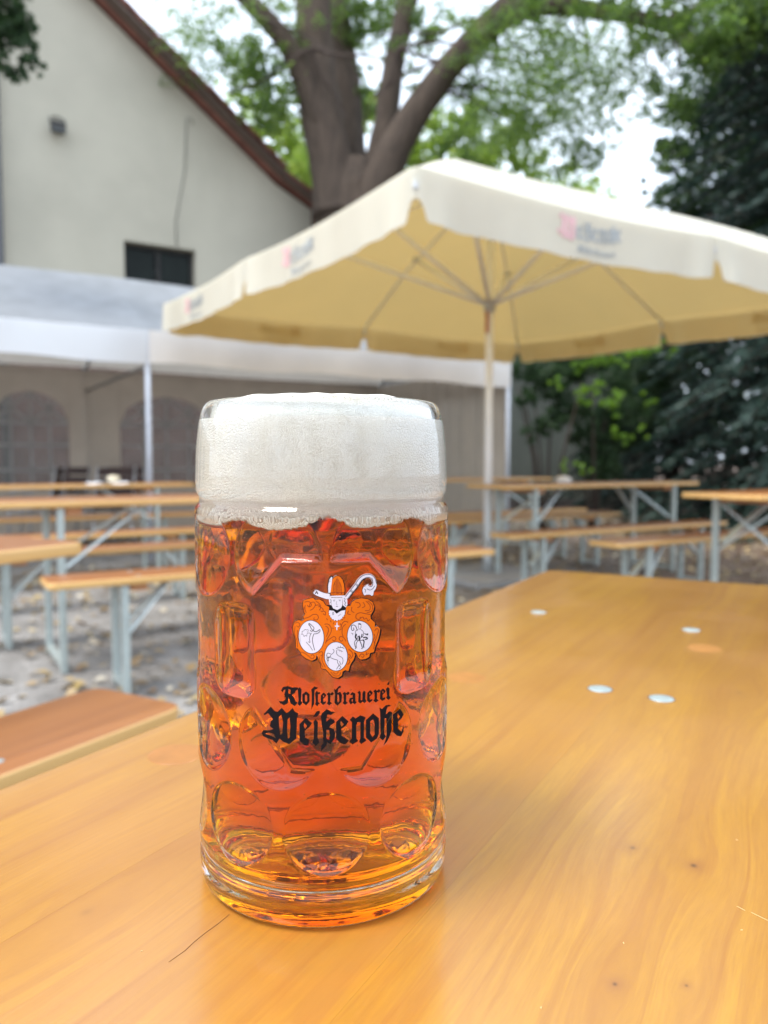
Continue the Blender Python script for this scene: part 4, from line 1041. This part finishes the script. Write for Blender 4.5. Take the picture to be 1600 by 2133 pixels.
def Rout(th, z):
    """outer radius (mm) for angle th relative to the print direction and height z (mm)"""
    base = np.interp(z, PROF[:, 0], PROF[:, 1])
    th = (th + pi) % (2 * pi) - pi
    dep = np.zeros_like(base * th)
    for a, zc, k, ru, rv in DIM:
        d = (th - radians(a) + pi) % (2 * pi) - pi
        u = d * 52.5 / ru; v = (z - zc) / rv
        if k == 'c': r2 = u * u + v * v; D = 2.9
        else: r2 = (np.abs(u) ** 3.2 + np.abs(v) ** 5); D = 3.0
        dd = D * np.clip(1 - r2, 0, 1); dd = np.where(dd > 0, dd * .9 + .25 * np.clip((1 - r2) * 9, 0, 1), 0)
        dep = np.maximum(dep, dd)
    dep = dep * (1 - sstep(148.5, 152.5, z)) * sstep(19.5, 22, z)
    s = octo(th * 52.5, z)
    p = sstep(-.3, -1.3, s)
    has = np.clip(dep / 1.2, 0, 1)
    dep2 = dep * (1 - p) - .55 * has * np.exp(-((s + .2) / 1.0) ** 2)
    und = .014 * np.sin(th * 37 + z * .31) * np.sin(z * .63 + th * 11) + .006 * np.sin(th * 71 - z * .5) * np.sin(z * 1.1 + 2)
    und = und * sstep(18, 30, z) * (1 - sstep(146, 152, z)) * (1 - .8 * p)
    return base - dep2 + und
def grid_quads(nr, nt_, base=0):
    I = base + np.arange(nr * nt_).reshape(nr, nt_); J = np.roll(I, -1, 1)
    return np.stack([I[:-1], J[:-1], J[1:], I[1:]], -1).reshape(-1, 4)
NT = 760
def glass_mesh():
    zs = np.unique(np.concatenate([np.array([0, .6, 1.6, 3.2, 5, 7, 10, 12.2, 12.8, 13.4, 14.2, 15.4, 16.6, 17.6, 18.8]), np.arange(19.5, 152.6, .5), np.array([153.5, 154.6, 155.2, 155.8, 156.2, 156.6, 157.6, 158.6, 159.2, 159.8, 160.6, 161.4, 163, 166, 170, 174, 178, 181, 184, 187, 189.5, 191.5, 193, 194.4, 195.2, 195.9])]))
    th = np.linspace(0, 2 * pi, NT, endpoint=False)
    T, Z = np.meshgrid(th, zs); R = Rout(T, Z)
    rows = [(R, Z)]
    def ring(r, z): rows.append((np.full((1, NT), r), np.full((1, NT), z)))
    for r, z in ((46.6, 196.5), (45.8, 196.6), (45.1, 196.2), (44.7, 195.3)): ring(r, z)
    zi = np.linspace(194, 176, 12)
    T2, Z2 = np.meshgrid(th, zi)
    rin = np.interp(Z2, [15, 19, 34, 150, 160, 180, 190, 194], [40.5, 43.5, 44.6, 45.2, 46.4, 46.8, 46.0, 45.0])
    rin = rin + INW(T2, Z2)
    rows.append((rin, Z2))
    Rr = np.concatenate([r for r, z in rows]); Zr = np.concatenate([z for r, z in rows])
    Tt = np.tile(th, (len(Rr), 1)) + FRONT
    V = np.stack([Rr * np.cos(Tt), Rr * np.sin(Tt), Zr], -1).reshape(-1, 3)
    Q = grid_quads(len(Rr), NT)
    nb = len(V)
    # underside: foot ring then hollow
    und = [(46.5, 0.0), (45.0, .5), (43, 1.5), (36, 2.6), (24, 3.0), (10, 3.1), (1, 3.1)]
    V2 = []
    for r, z in und: V2.append(np.stack([r * np.cos(th + FRONT), r * np.sin(th + FRONT), np.full(NT, z)], -1))
    V = np.concatenate([V] + V2)
    I0 = np.arange(NT); Qa = np.stack([I0, nb + I0, nb + np.roll(I0, -1), np.roll(I0, -1)], -1)
    Q = np.concatenate([Q, Qa, grid_quads(len(und), NT, nb)[:, ::-1]])
    me = raw_mesh("glass_body", V / 1000, Q)
    bm = bmesh.new(); bm.from_mesh(me)
    bmesh.ops.holes_fill(bm, edges=[e for e in bm.edges if e.is_boundary and e.verts[0].co.z < .05], sides=0)
    bmesh.ops.recalc_face_normals(bm, faces=bm.faces[:])
    f = max(bm.faces, key=lambda q: q.calc_center_median().xy.length)
    if f.normal.xy.dot(f.calc_center_median().xy) < 0: bmesh.ops.reverse_faces(bm, faces=bm.faces[:])
    bm.to_mesh(me); bm.free(); me.shade_smooth(); return me
def INW(T, Z):
    k = sstep(15, 26, Z) * (1 - sstep(140, 156, Z))
    return k * .55 * (.16 * np.sin(T * 9 + np.sin(Z * .09) * 2) * np.sin(Z * .12 + 1) + .05 * np.sin(T * 23 + Z * .21) * np.sin(Z * .33) + .008 * np.sin(T * 47 - Z * .4) * np.sin(Z * .8 + T * 5))
def rin_of(T, Z):
    return np.interp(Z, [15, 19, 34, 150, 160, 180, 190, 194], [40.5, 43.5, 44.6, 45.2, 46.4, 46.8, 46.0, 45.0]) + INW(T, Z)
def glass_mat():
    m, nt, bs = mat("clear_glass")
    bs.inputs['Base Color'].default_value = (.97, .985, .975, 1); bs.inputs['Roughness'].default_value = .0
    bs.inputs['IOR'].default_value = 1.51; bs.inputs['Transmission Weight'].default_value = 1.0
    v = objvec(nt); n = noise(nt, v, 160, 3, .5); n2 = noise(nt, v, 700, 2, .5)
    h = math_(nt, 'ADD', n, math_(nt, 'MULTIPLY', n2, .12))
    bump(nt, h, .022, .0012, bs); return m
def beer_mat():
    m, nt, bs = mat("amber_beer")
    nt.nodes.remove(bs); bs = nd(nt, 'ShaderNodeBsdfGlass'); bs.inputs['Roughness'].default_value = 0
    bs.inputs['IOR'].default_value = 1.34 / 1.51      # the beer wets the glass: glass to beer boundary
    nt.links.new(bs.outputs[0], [x for x in nt.nodes if x.type == 'OUTPUT_MATERIAL'][0].inputs[0])
    v = objvec(nt); n = noise(nt, v, 220, 3, .55, .5); bump(nt, n, .05, .0012, bs)
    va = nd(nt, 'ShaderNodeVolumeAbsorption'); va.inputs['Color'].default_value = BEER_COL; va.inputs['Density'].default_value = BEER_D
    out = [x for x in nt.nodes if x.type == 'OUTPUT_MATERIAL'][0]; nt.links.new(va.outputs[0], out.inputs['Volume']); return m
BEER_D = 160.0; BEER_COL = (.9875, .868, .10, 1)
def foam_mat():
    m, nt, bs = mat("beer_foam")
    v = objvec(nt)
    def vor(sc, feat='DISTANCE_TO_EDGE'):
        n = nd(nt, 'ShaderNodeTexVoronoi', feature=feat); n.inputs['Scale'].default_value = sc; nt.links.new(v, n.inputs['Vector']); return n.outputs['Distance']
    e1 = vor(1900); e2 = vor(900); big = noise(nt, v, 38, 3, .6)
    sep = nd(nt, 'ShaderNodeSeparateXYZ'); nt.links.new(v, sep.inputs[0])
    ax = math_(nt, 'ABSOLUTE', math_(nt, 'SUBTRACT', sep.outputs[0], .004))
    g = ramp(nt, math_(nt, 'ADD', math_(nt, 'MULTIPLY', ax, 22.0), math_(nt, 'MULTIPLY', math_(nt, 'SUBTRACT', big, .5), .9)), [(.42, (0, 0, 0)), (.85, (1, 1, 1))])
    lowz = math_(nt, 'LESS_THAN', sep.outputs[2], .1525)
    f = math_(nt, 'MAXIMUM', g, math_(nt, 'MULTIPLY', lowz, .9))
    h1 = math_(nt, 'MINIMUM', math_(nt, 'MULTIPLY', e1, 6), 1); h2 = math_(nt, 'MINIMUM', math_(nt, 'MULTIPLY', e2, 5), 1)
    hm = nd(nt, 'ShaderNodeMix', data_type='FLOAT'); nt.links.new(f, hm.inputs[0]); nt.links.new(h1, hm.inputs[2]); nt.links.new(h2, hm.inputs[3])
    h = hm.outputs[0]
    cr = ramp(nt, h, [(0, (.84, .80, .72)), (.4, (.975, .95, .89)), (1, (.995, .98, .935))])
    low = nd(nt, 'ShaderNodeMapRange'); nt.links.new(sep.outputs[2], low.inputs[0]); low.inputs[1].default_value = .146; low.inputs[2].default_value = .158; low.inputs[3].default_value = .75; low.inputs[4].default_value = 0
    cr = mix(nt, low.outputs[0], cr, (.62, .45, .28), 'MULTIPLY')
    nt.links.new(cr, bs.inputs['Base Color']); bs.inputs['Roughness'].default_value = .45
    bs.inputs['Subsurface Weight'].default_value = .0; bs.inputs['Subsurface Radius'].default_value = (.006, .005, .004); bs.inputs['Subsurface Scale'].default_value = 1.0
    tint = noise(nt, v, 24, 2, .5)
    cr = mix(nt, math_(nt, 'MULTIPLY', ramp(nt, tint, [(.42, (0, 0, 0)), (.62, (1, 1, 1))]), .6), cr, (1.0, .94, .80), 'MULTIPLY'); nt.links.new(cr, bs.inputs['Base Color'])
    bump(nt, h, .65, .0007, bs); return m
def beer_mug():
    T = thing("beer_mug", "large dimpled glass mug of amber beer with a tall white head", "beer mug", (MX, MY, MZ))
    mg = glass_mat()
    G = newobj("glass_body", glass_mesh(), mg, T)
    # handle on the far side
    ha = FRONT + pi + radians(4)
    hp = [(48.5, 140), (58, 143), (70, 141), (80, 132), (85, 116), (86, 98), (83, 76), (77, 60), (68, 50), (58, 46), (48.5, 46)]
    pts = [Vector((r * cos(ha), r * sin(ha), z)) / 1000 for r, z in hp]
    PP = []
    for i in range(len(pts) - 1):
        p0, p1, p2, p3 = [pts[max(0, min(len(pts) - 1, i + k))] for k in (-1, 0, 1, 2)]
        for j in range(4):
            t = j / 4; PP.append(.5 * (2 * p1 + (p2 - p0) * t + (2 * p0 - 5 * p1 + 4 * p2 - p3) * t * t + (3 * p1 - p0 - 3 * p2 + p3) * t ** 3))
    PP.append(pts[-1])
    MB().tube(PP, [.0095 + .0025 * abs(i / (len(PP) - 1) - .5) * 2 for i in range(len(PP))], 24).obj("handle", mg, T, True)
    # beer
    th = np.linspace(0, 2 * pi, 480, endpoint=False)
    zb = np.concatenate([np.linspace(17, 152, 190)])
    T2, Z2 = np.meshgrid(th, zb); Rr = rin_of(T2, Z2) + .22
    low = [(1.0, 7.95), (8, 8.05), (18, 8.15), (28, 8.55), (35.1, 9.55), (39.2, 11.2), (41.45, 13.5)]
    top = [(44.0, 153.2), (38, 153.4), (20, 153.4), (1, 153.4)]
    def rows(l): return np.concatenate([np.full((1, 480), r) for r, z in l]), np.concatenate([np.full((1, 480), z) for r, z in l])
    la, lb = rows(low); ta, tb = rows(top)
    Rr = np.concatenate([la, Rr, ta]); Zr = np.concatenate([lb, Z2, tb]); Tt = np.tile(th, (len(Rr), 1)) + FRONT
    V = np.stack([Rr * np.cos(Tt), Rr * np.sin(Tt), Zr], -1).reshape(-1, 3) / 1000
    me = raw_mesh("beer", V, grid_quads(len(Rr), 480))
    bm = bmesh.new(); bm.from_mesh(me); bmesh.ops.holes_fill(bm, edges=[e for e in bm.edges if e.is_boundary], sides=0)
    bmesh.ops.recalc_face_normals(bm, faces=bm.faces[:]); bm.to_mesh(me); bm.free(); me.shade_smooth()
    B = newobj("beer", me, beer_mat(), T)
    # foam head
    nT = 640; th = np.linspace(0, 2 * pi, nT, endpoint=False)
    ed = 151.0 + .35 * np.sin(th * 3 + 1) + .4 * np.sin(th * 9 + 2) + .3 * np.sin(th * 17 + .5) + NP.normal(size=nT) * .28
    for a, dpt in ((-19, 2.4), (19, 1.6), (60, 1.4), (-58, 1.0)): ed -= dpt * np.exp(-(((th - radians(a) + pi) % (2 * pi) - pi) / .20) ** 2)
    ed += .8 * np.exp(-(((th + pi) % (2 * pi) - pi) / .10) ** 2)
    k = 60; fr = np.linspace(0, 1, k)[:, None]; Zf = ed[None, :] + (194.0 - ed[None, :]) * fr; Tf = np.tile(th, (k, 1))
    Rf = rin_of(Tf, Zf) + .34 - sstep(186, 194.5, Zf) * 1.3
    cap = [(43.4, 195.5), (42.2, 196.7), (37, 197.9), (28, 198.6), (15, 198.9), (1, 199.0)]
    bot = [(1, 151.9), (25, 151.8), (40, 151.6)]
    Rl = np.concatenate([np.full((1, nT), r) for r, z in bot] + [rin_of(th[None], ed[None]) - 1.2] + [Rf] + [np.full((1, nT), r) for r, z in cap])
    Zl = np.concatenate([np.full((1, nT), z) for r, z in bot] + [ed[None] + .2] + [Zf] + [z + .35 * np.sin(th * 5 + r * .3)[None] * (r / 44) * .8 + .2 * np.sin(th * 13 + r)[None] for r, z in cap])
    Tt = np.tile(th, (len(Rl), 1)) + FRONT
    V = np.stack([Rl * np.cos(Tt), Rl * np.sin(Tt), Zl], -1).reshape(-1, 3) / 1000
    me = raw_mesh("foam", V, grid_quads(len(Rl), nT))
    bm = bmesh.new(); bm.from_mesh(me); bmesh.ops.holes_fill(bm, edges=[e for e in bm.edges if e.is_boundary], sides=0)
    bmesh.ops.recalc_face_normals(bm, faces=bm.faces[:]); bm.to_mesh(me); bm.free(); me.shade_smooth()
    newobj("foam", me, foam_mat(), T)
    # small gas bubbles clinging to the inside wall
    ico = bmesh.new(); bmesh.ops.create_icosphere(ico, subdivisions=1, radius=1.0); iv = np.array([v.co[:] for v in ico.verts]); ifc = [[v.index for v in f.verts] for f in ico.faces]; ico.free()
    nb = 420; vs = []; fs = []
    for i in range(nb):
        t = NP.uniform(-1.5, 1.5); z = 148 - abs(NP.normal()) * 9 if i < 170 else NP.uniform(26, 146)
        r = NP.uniform(.00014, .00042); R_ = float(rin_of(np.array(t), np.array(z))) / 1000 - .0006 - r
        c = np.array([R_ * cos(t + FRONT), R_ * sin(t + FRONT), z / 1000]); b = len(vs) * 0 + i * len(iv)
        vs.append(iv * r + c); fs += [[q + b for q in f] for f in ifc]
    me = raw_mesh("bubbles", np.concatenate(vs), fs)
    mb_, nt, bs = mat("gas_bubble"); bs.inputs['Base Color'].default_value = (1, 1, 1, 1); bs.inputs['IOR'].default_value = .75; bs.inputs['Transmission Weight'].default_value = 1; bs.inputs['Roughness'].default_value = 0.0
    newobj("bubbles", me, mb_, B)['kind'] = 'stuff'
    return T
MUG = beer_mug()

# ---------------- print on the mug (traced, then wrapped round the glass)
def px_uv(x, y):
    d = ray(x, y); o = _C - np.array([MX, MY, 0]); Rr = .0525
    a = d[0] ** 2 + d[1] ** 2; b = 2 * (o[0] * d[0] + o[1] * d[1]); c = o[0] ** 2 + o[1] ** 2 - Rr ** 2
    t = (-b - sqrt(max(0, b * b - 4 * a * c))) / (2 * a); p = o + d * t
    return (math.atan2(p[1], p[0]) - FRONT) * 52.5, (p[2] - MZ) * 1000
def wrap(name, polys, m, off, ox, oy, k=5.0):
    P = []
    for outer, holes in polys: P.append(([px_uv(ox + x / k, oy + y / k) for x, y in outer], [[px_uv(ox + x / k, oy + y / k) for x, y in h] for h in holes]))
    V, F = fill2d(P)
    bm = bmesh.new(); vs = [bm.verts.new((u, 0, v)) for u, v in V]
    for f in F:
        try: bm.faces.new([vs[i] for i in f])
        except ValueError: pass
    for i in range(-14, 15):
        bmesh.ops.bisect_plane(bm, geom=bm.verts[:] + bm.edges[:] + bm.faces[:], plane_co=(i * 2.0, 0, 0), plane_no=(1, 0, 0))
    for v in bm.verts:
        t = v.co.x / 52.5; z = v.co.z; R_ = 52.62 + off; a = t + FRONT
        v.co = Vector((R_ * cos(a), R_ * sin(a), z)) / 1000
    me = bpy.data.meshes.new(name); bm.to_mesh(me); bm.free()
    return newobj(name, me, m, MUG)
def ink(name, c, r=.6):
    m, nt, bs = mat(name); bs.inputs['Specular IOR Level'].default_value = .03; bs.inputs['Base Color'].default_value = (*c, 1); bs.inputs['Roughness'].default_value = r; return m
I_BLK = ink("black_ink", (.012, .010, .012)); I_ORG = ink("orange_ink", (.62, .13, .008)); I_WHT = ink("white_ink", (.60, .57, .66)); I_RIM = ink("pale_rim_ink", (.62, .50, .54)); I_RED = ink("rust_line_ink", (.22, .04, .015))
OX, OY = 540, 1160
body = [(462,452),(505,438),(560,425),(585,448),(625,440),(668,465),(690,502),(728,520),(728,600),(760,650),(806,664),(860,640),(898,590),(904,515),(950,505),(962,472),(1000,444),(1060,430),(1130,440),(1178,472),(1196,518),(1186,560),(1166,592),(1156,612),(1160,645),(1204,685),(1202,728),(1236,722),(1258,748),(1250,805),(1234,868),(1206,930),(1192,990),(1152,1000),(1144,1040),(1105,1062),(1055,1068),(1030,1050),(1010,1002),(985,990),(998,1020),(985,1062),(948,1120),(928,1188),(895,1178),(868,1192),(860,1235),(820,1260),(770,1250),(738,1218),(715,1192),(692,1168),(648,1160),(640,1110),(612,1052),(600,1010),(590,1062),(548,1080),(492,1058),(442,1020),(425,985),(402,952),(384,950),(382,860),(360,790),(352,725),(372,675),(412,656),(446,668),(470,652),(460,622),(476,598),(462,548),(455,500)]
mitre = [(742,372),(742,330),(748,280),(762,235),(785,208),(812,196),(842,206),(866,236),(882,285),(888,340),(884,392),(850,402),(800,402),(748,398)]
ovL = ell(543, 832, 129, 170, 40, -.08); ovR = ell(1048, 827, 129, 160, 40, -.10); ovB = ell(800, 1035, 117, 148, 40, -.02)
crook_line = [(908,428),(935,390),(972,345),(1015,290),(1040,250),(1075,215),(1115,198),(1155,200),(1185,225),(1198,262),(1190,305),(1160,325),(1130,312),(1118,290)]
crook_curl = [(1110,300),(1085,312),(1072,345),(1080,380),(1095,402),(1112,392),(1150,392),(1170,405),(1185,398),(1190,360),(1212,330),(1222,290),(1210,255),(1190,235),(1196,285),(1170,318),(1130,330)]
scarf = [(585,342),(565,378),(590,398),(640,418),(700,438),(735,440),(735,385),(690,378),(640,362),(610,345)]
face = [(750,425),(866,425),(866,500),(852,530),(812,552),(770,535),(752,500)]
hair = [(738,405),(890,400),(915,440),(918,500),(900,525),(872,505),(866,420),(750,420),(748,500),(735,500),(726,455)]
bust = [(728,555),(775,560),(806,590),(850,562),(896,552),(888,600),(850,645),(808,662),(760,645),(730,600)]
# layers from below upwards
wrap("crest_shadow", [(sh(body, 14, 12), []), (sh(mitre, 10, 4), [])] + ribbon(sh(crook_line, 5, 4), 44), I_BLK, .015, OX, OY)
wrap("crest_rim", [(sh(body, -5, -6), []), (sh(mitre, -6, -8), []), (sh(scarf, -4, -5), [])] + ribbon(sh(crook_line, -2, -2), 46), I_RIM, .03, OX, OY)
def grow(P, d):
    cx = sum(p[0] for p in P) / len(P); cy_ = sum(p[1] for p in P) / len(P); out = []
    for i in range(len(P)):
        a, b = P[i - 1], P[(i + 1) % len(P)]; dx, dy = b[0] - a[0], b[1] - a[1]; l = sqrt(dx * dx + dy * dy) or 1
        out.append((P[i][0] + dy / l * d, P[i][1] - dx / l * d))
    return out
def out_(P, d):
    ar = sum(P[i - 1][0] * P[i][1] - P[i][0] * P[i - 1][1] for i in range(len(P)))
    return grow(P, d if ar > 0 else -d)
wing = [(660,500),(930,495),(965,500),(955,548),(890,552),(806,590),(720,548),(665,535)]
wrap("crest_outline", [(out_(body, 7), []), (out_(mitre, 7), []), (out_(scarf, 4), []), (out_(crook_curl, 5), []), (wing, []), ([(712,372),(708,300),(722,225),(745,192),(772,196),(765,235),(748,300),(742,385)], [])] + ribbon(crook_line, 38), I_BLK, .045, OX, OY)
wrap("crest_field", [(body, []), (mitre, [])], I_ORG, .06, OX, OY)
feath = []
for P in ([(470,470),(520,465),(545,500),(520,520),(500,500)],[(520,520),(535,480),(570,470),(585,500),(560,540),(530,555)],[(590,460),(620,480),(640,510),(615,520)],[(585,505),(620,500),(640,530),(625,555)],[(640,520),(665,545),(660,570),(640,560)],[(665,560),(690,575),(688,605),(665,590)],
          [(470,520),(465,560),(480,595)],[(480,500),(478,545),(492,580)],[(470,640),(520,625),(560,600),(600,600),(618,630),(600,655),(570,650),(575,630)],[(1000,470),(1040,480),(1050,510),(1020,530)],[(1080,470),(1100,510),(1070,530)],[(1110,460),(1150,500),(1150,550),(1100,560)],[(1130,455),(1175,500),(1172,560),(1120,580)],[(965,520),(960,560),(990,580)],[(930,560),(920,590),(950,600)],
          [(1160,600),(1100,590),(1050,580),(1010,600),(1010,640),(1045,650),(1050,625)],[(1050,640),(1080,625),(1090,650),(1115,635),(1130,665),(1150,650)],
          [(680,700),(720,700),(750,740),(745,790),(710,850),(690,900)],[(690,720),(715,735),(720,770),(700,830)],[(900,700),(870,730),(862,790),(875,830)],[(925,680),(890,670),(860,700),(850,760)],
          [(700,880),(740,850),(780,828),(800,850),(780,875),(762,860)],[(905,880),(880,840),(845,828),(832,855),(855,878),(870,862)],[(375,690),(400,680),(425,700),(410,730),(390,715)],[(375,720),(370,800),(395,870),(400,940)],[(400,760),(398,820),(412,870)],
          [(1200,770),(1220,745),(1240,760),(1232,800),(1205,880),(1190,960)],[(1190,800),(1205,830),(1190,860),(1200,900)],[(620,1000),(650,985),(665,1010),(640,1030)],[(625,1040),(640,1100),(665,1150)],[(660,1020),(655,1080),(690,1150)],[(430,990),(470,1000),(520,1035),(550,1060),(575,1040),(560,1015),(540,1030)],
          [(930,960),(960,985),(975,1020),(950,1060)],[(925,1010),(950,1030),(930,1060),(945,1090),(920,1120)],[(1040,1040),(1060,1010),(1090,1020),(1080,1045),(1060,1035)],[(1120,990),(1110,1020),(1140,1000)],[(745,1195),(780,1235),(830,1235),(850,1200)],[(770,1200),(800,1220),(825,1195)],
          [(780,680),(770,700)],[(840,690),(850,710)],[(740,660),(750,680)],[(760,740),(775,742)],[(830,760),(845,758)],[(880,640),(895,625)],[(700,640),(712,655)],[(860,590+70),(872,650)]):
    feath += ribbon(P, 7)
mit = []
for P in ([(770,392),(772,300),(812,215),(852,300),(856,392)],[(806,230),(806,385)],[(818,230),(818,385)],[(742,372),(800,368),(886,372)]): mit += ribbon(P, 6, False)
for k in range(9): mit += ribbon([(778 + k % 2 * 2, 270 + k * 12), (800, 258 + k * 12)], 4, False); mit += ribbon([(824, 262 + k * 12), (846, 274 + k * 12)], 4, False)
for k in range(10): mit += ribbon([(752 + k * 13, 396), (760 + k * 13, 374)], 4, False)
wrap("crest_scrolls", feath + mit, I_RED, .075, OX, OY)
wrap("crest_oval_rim", [(out_(o, 6), []) for o in (ovL, ovR, ovB)] + [(out_(face, 3), []), (out_(bust, 6), [])], I_BLK, .09, OX, OY)
pearls = [(ell(x, y, 7, 7, 10), []) for x, y in ((745,412),(765,410),(785,409),(805,408),(826,409),(846,411),(866,413),(732,575),(734,600),(746,622),(762,642),(783,655),(810,660),(838,650),(858,635),(874,615),(886,592))]
crss = [([(805,682),(814,682),(816,712),(834,716),(834,726),(816,728),(812,762),(804,762),(802,728),(788,724),(788,714),(803,711)], [])]
wrap("crest_white", [(ovL, []), (ovR, []), (ovB, []), (hair, []), (face, []), (bust, []), (scarf, []), (crook_curl, []), ([(720,372),(718,300),(730,235),(750,205),(762,212),(752,290),(742,372)], [])] + ribbon(crook_line, 26) + pearls + crss, I_WHT, .105, OX, OY)
ln = []
def S(P, w=5.0, sm=True): ln.extend(ribbon(P, w, sm))
# horn and branch (left oval)
S([(530,760),(550,775),(572,740),(545,710),(520,690),(518,710)], 6); S([(518,712),(524,706),(550,755),(590,778),(630,755)], 7); S([(635,755),(630,780),(600,798),(570,800)], 6)
S([(570,800),(556,850),(560,900),(578,970)], 6); S([(545,790),(530,820),(525,860),(530,890),(512,880)], 5); S([(490,885),(530,930),(556,972)], 5)
S([(500,785),(512,770),(505,755),(490,760),(478,752),(465,770),(448,775),(450,795),(442,805),(460,810),(468,828),(480,815),(495,825),(500,800),(520,790),(535,800)], 4)
for k in range(7): S([(418 + k, 800 + k * 14), (430 + k, 803 + k * 14)], 2.5, False)
# stag (lower oval)
S([(765,960),(780,975),(770,1000),(745,1020),(745,1035)], 5); S([(745,1035),(710,1040),(705,1010),(720,1000),(745,1010)], 5); S([(745,1048),(720,1050),(722,1080),(712,1080),(708,1052),(730,1040)], 5)
S([(745,1048),(775,1062),(815,1075),(815,1100),(830,1125),(815,1150),(805,1170)], 5); S([(835,1085),(845,1110),(838,1130),(850,1150),(830,1165)], 5); S([(805,970),(808,1010),(830,1030),(865,1050),(872,1090),(858,1120)], 5)
S([(800,955),(825,945),(860,942),(885,955)], 5); S([(820,948),(822,928)], 4, False); S([(845,944),(846,924)], 4, False); S([(868,945),(876,932)], 4, False); S([(810,965),(840,970),(870,985)], 4); S([(830,972),(840,985)], 3, False); S([(850,978),(858,990)], 3, False)
for k in range(9): S([(690 + k * 2, 1020 + k * 13), (704 + k * 3, 1022 + k * 13)], 2.5, False)
# seated figure (right oval)
S([(1030,700),(1045,696),(1058,704)], 12); S([(1032,712),(1032,735),(1045,752),(1058,735),(1060,712)], 4); S([(1030,755),(1005,770),(1000,800),(1020,830),(1020,860)], 5); S([(1055,755),(1080,775),(1085,810),(1065,840)], 5)
S([(1012,800),(1000,830),(1015,858)], 14); S([(1035,820),(1045,850),(1035,860)], 18); S([(1070,800),(1062,840)], 10); S([(1020,765),(1005,725),(985,708),(962,715),(958,745),(970,765),(985,755),(978,735)], 7); S([(955,792),(975,798),(970,812)], 4)
S([(1005,865),(990,890),(995,920),(1005,950),(995,955)], 6); S([(1030,870),(1010,895),(1008,925),(1012,945)], 6); S([(1045,870),(1060,905),(1072,945),(1062,955)], 8); S([(1075,860),(1090,880),(1085,920),(1088,945)], 11)
S([(1095,795),(1110,805),(1130,800),(1120,815)], 9); S([(1080,840),(1110,835),(1125,850),(1100,858)], 12); S([(1000,862),(1040,868),(1095,864)], 6)
# face, hair, bust lines, crook lines, tassels
S([(772,458),(786,458)], 5, False); S([(832,456),(846,456)], 5, False); S([(806,462),(802,495),(814,498)], 3); S([(798,515),(820,515)], 5, False); S([(770,450),(790,447)], 3, False); S([(826,446),(848,448)], 3, False)
S([(880,430),(895,440),(885,460),(900,475),(890,495),(905,510)], 5); S([(740,440),(748,460),(738,480)], 4); S([(765,572),(765,600),(775,595),(772,572)], 4); S([(820,615),(850,595)], 3); 
S([(1010,280),(1030,300)], 6, False); S([(1005,288),(1022,308)], 4, False); S([(945,352),(975,375)], 6, False); S([(955,342),(980,365)], 5, False); S([(1060,245),(1090,232),(1100,255),(1115,270)], 5); S([(1120,330),(1150,345),(1180,330),(1200,300)], 5); S([(1090,330),(1105,345),(1100,370)], 5); S([(1170,215),(1182,240),(1170,280)], 3)
S([(590,350),(612,385)], 6, False); S([(583,382),(600,360),(610,385)], 12, False)
for a, b in (((560,345),(535,330)), ((562,335),(545,310)), ((568,330),(560,300)), ((575,330),(572,305))): S([a, b], 3.5, False)
S([(728,225),(745,215)], 3, False); S([(724,245),(745,235)], 3, False); S([(722,262),(742,252)], 3, False)
wrap("crest_lines", ln, I_BLK, .12, OX, OY)
wrap("lettering", SMALL, I_BLK, .05, 540, 1400)
wrap("lettering", BIG, I_BLK, .05, 540, 1400)

# hide nothing, name everything: meshes named like their objects
for o in list(COL.objects):
    if o.type == 'MESH' and o.data.users == 1: o.data.name = o.name
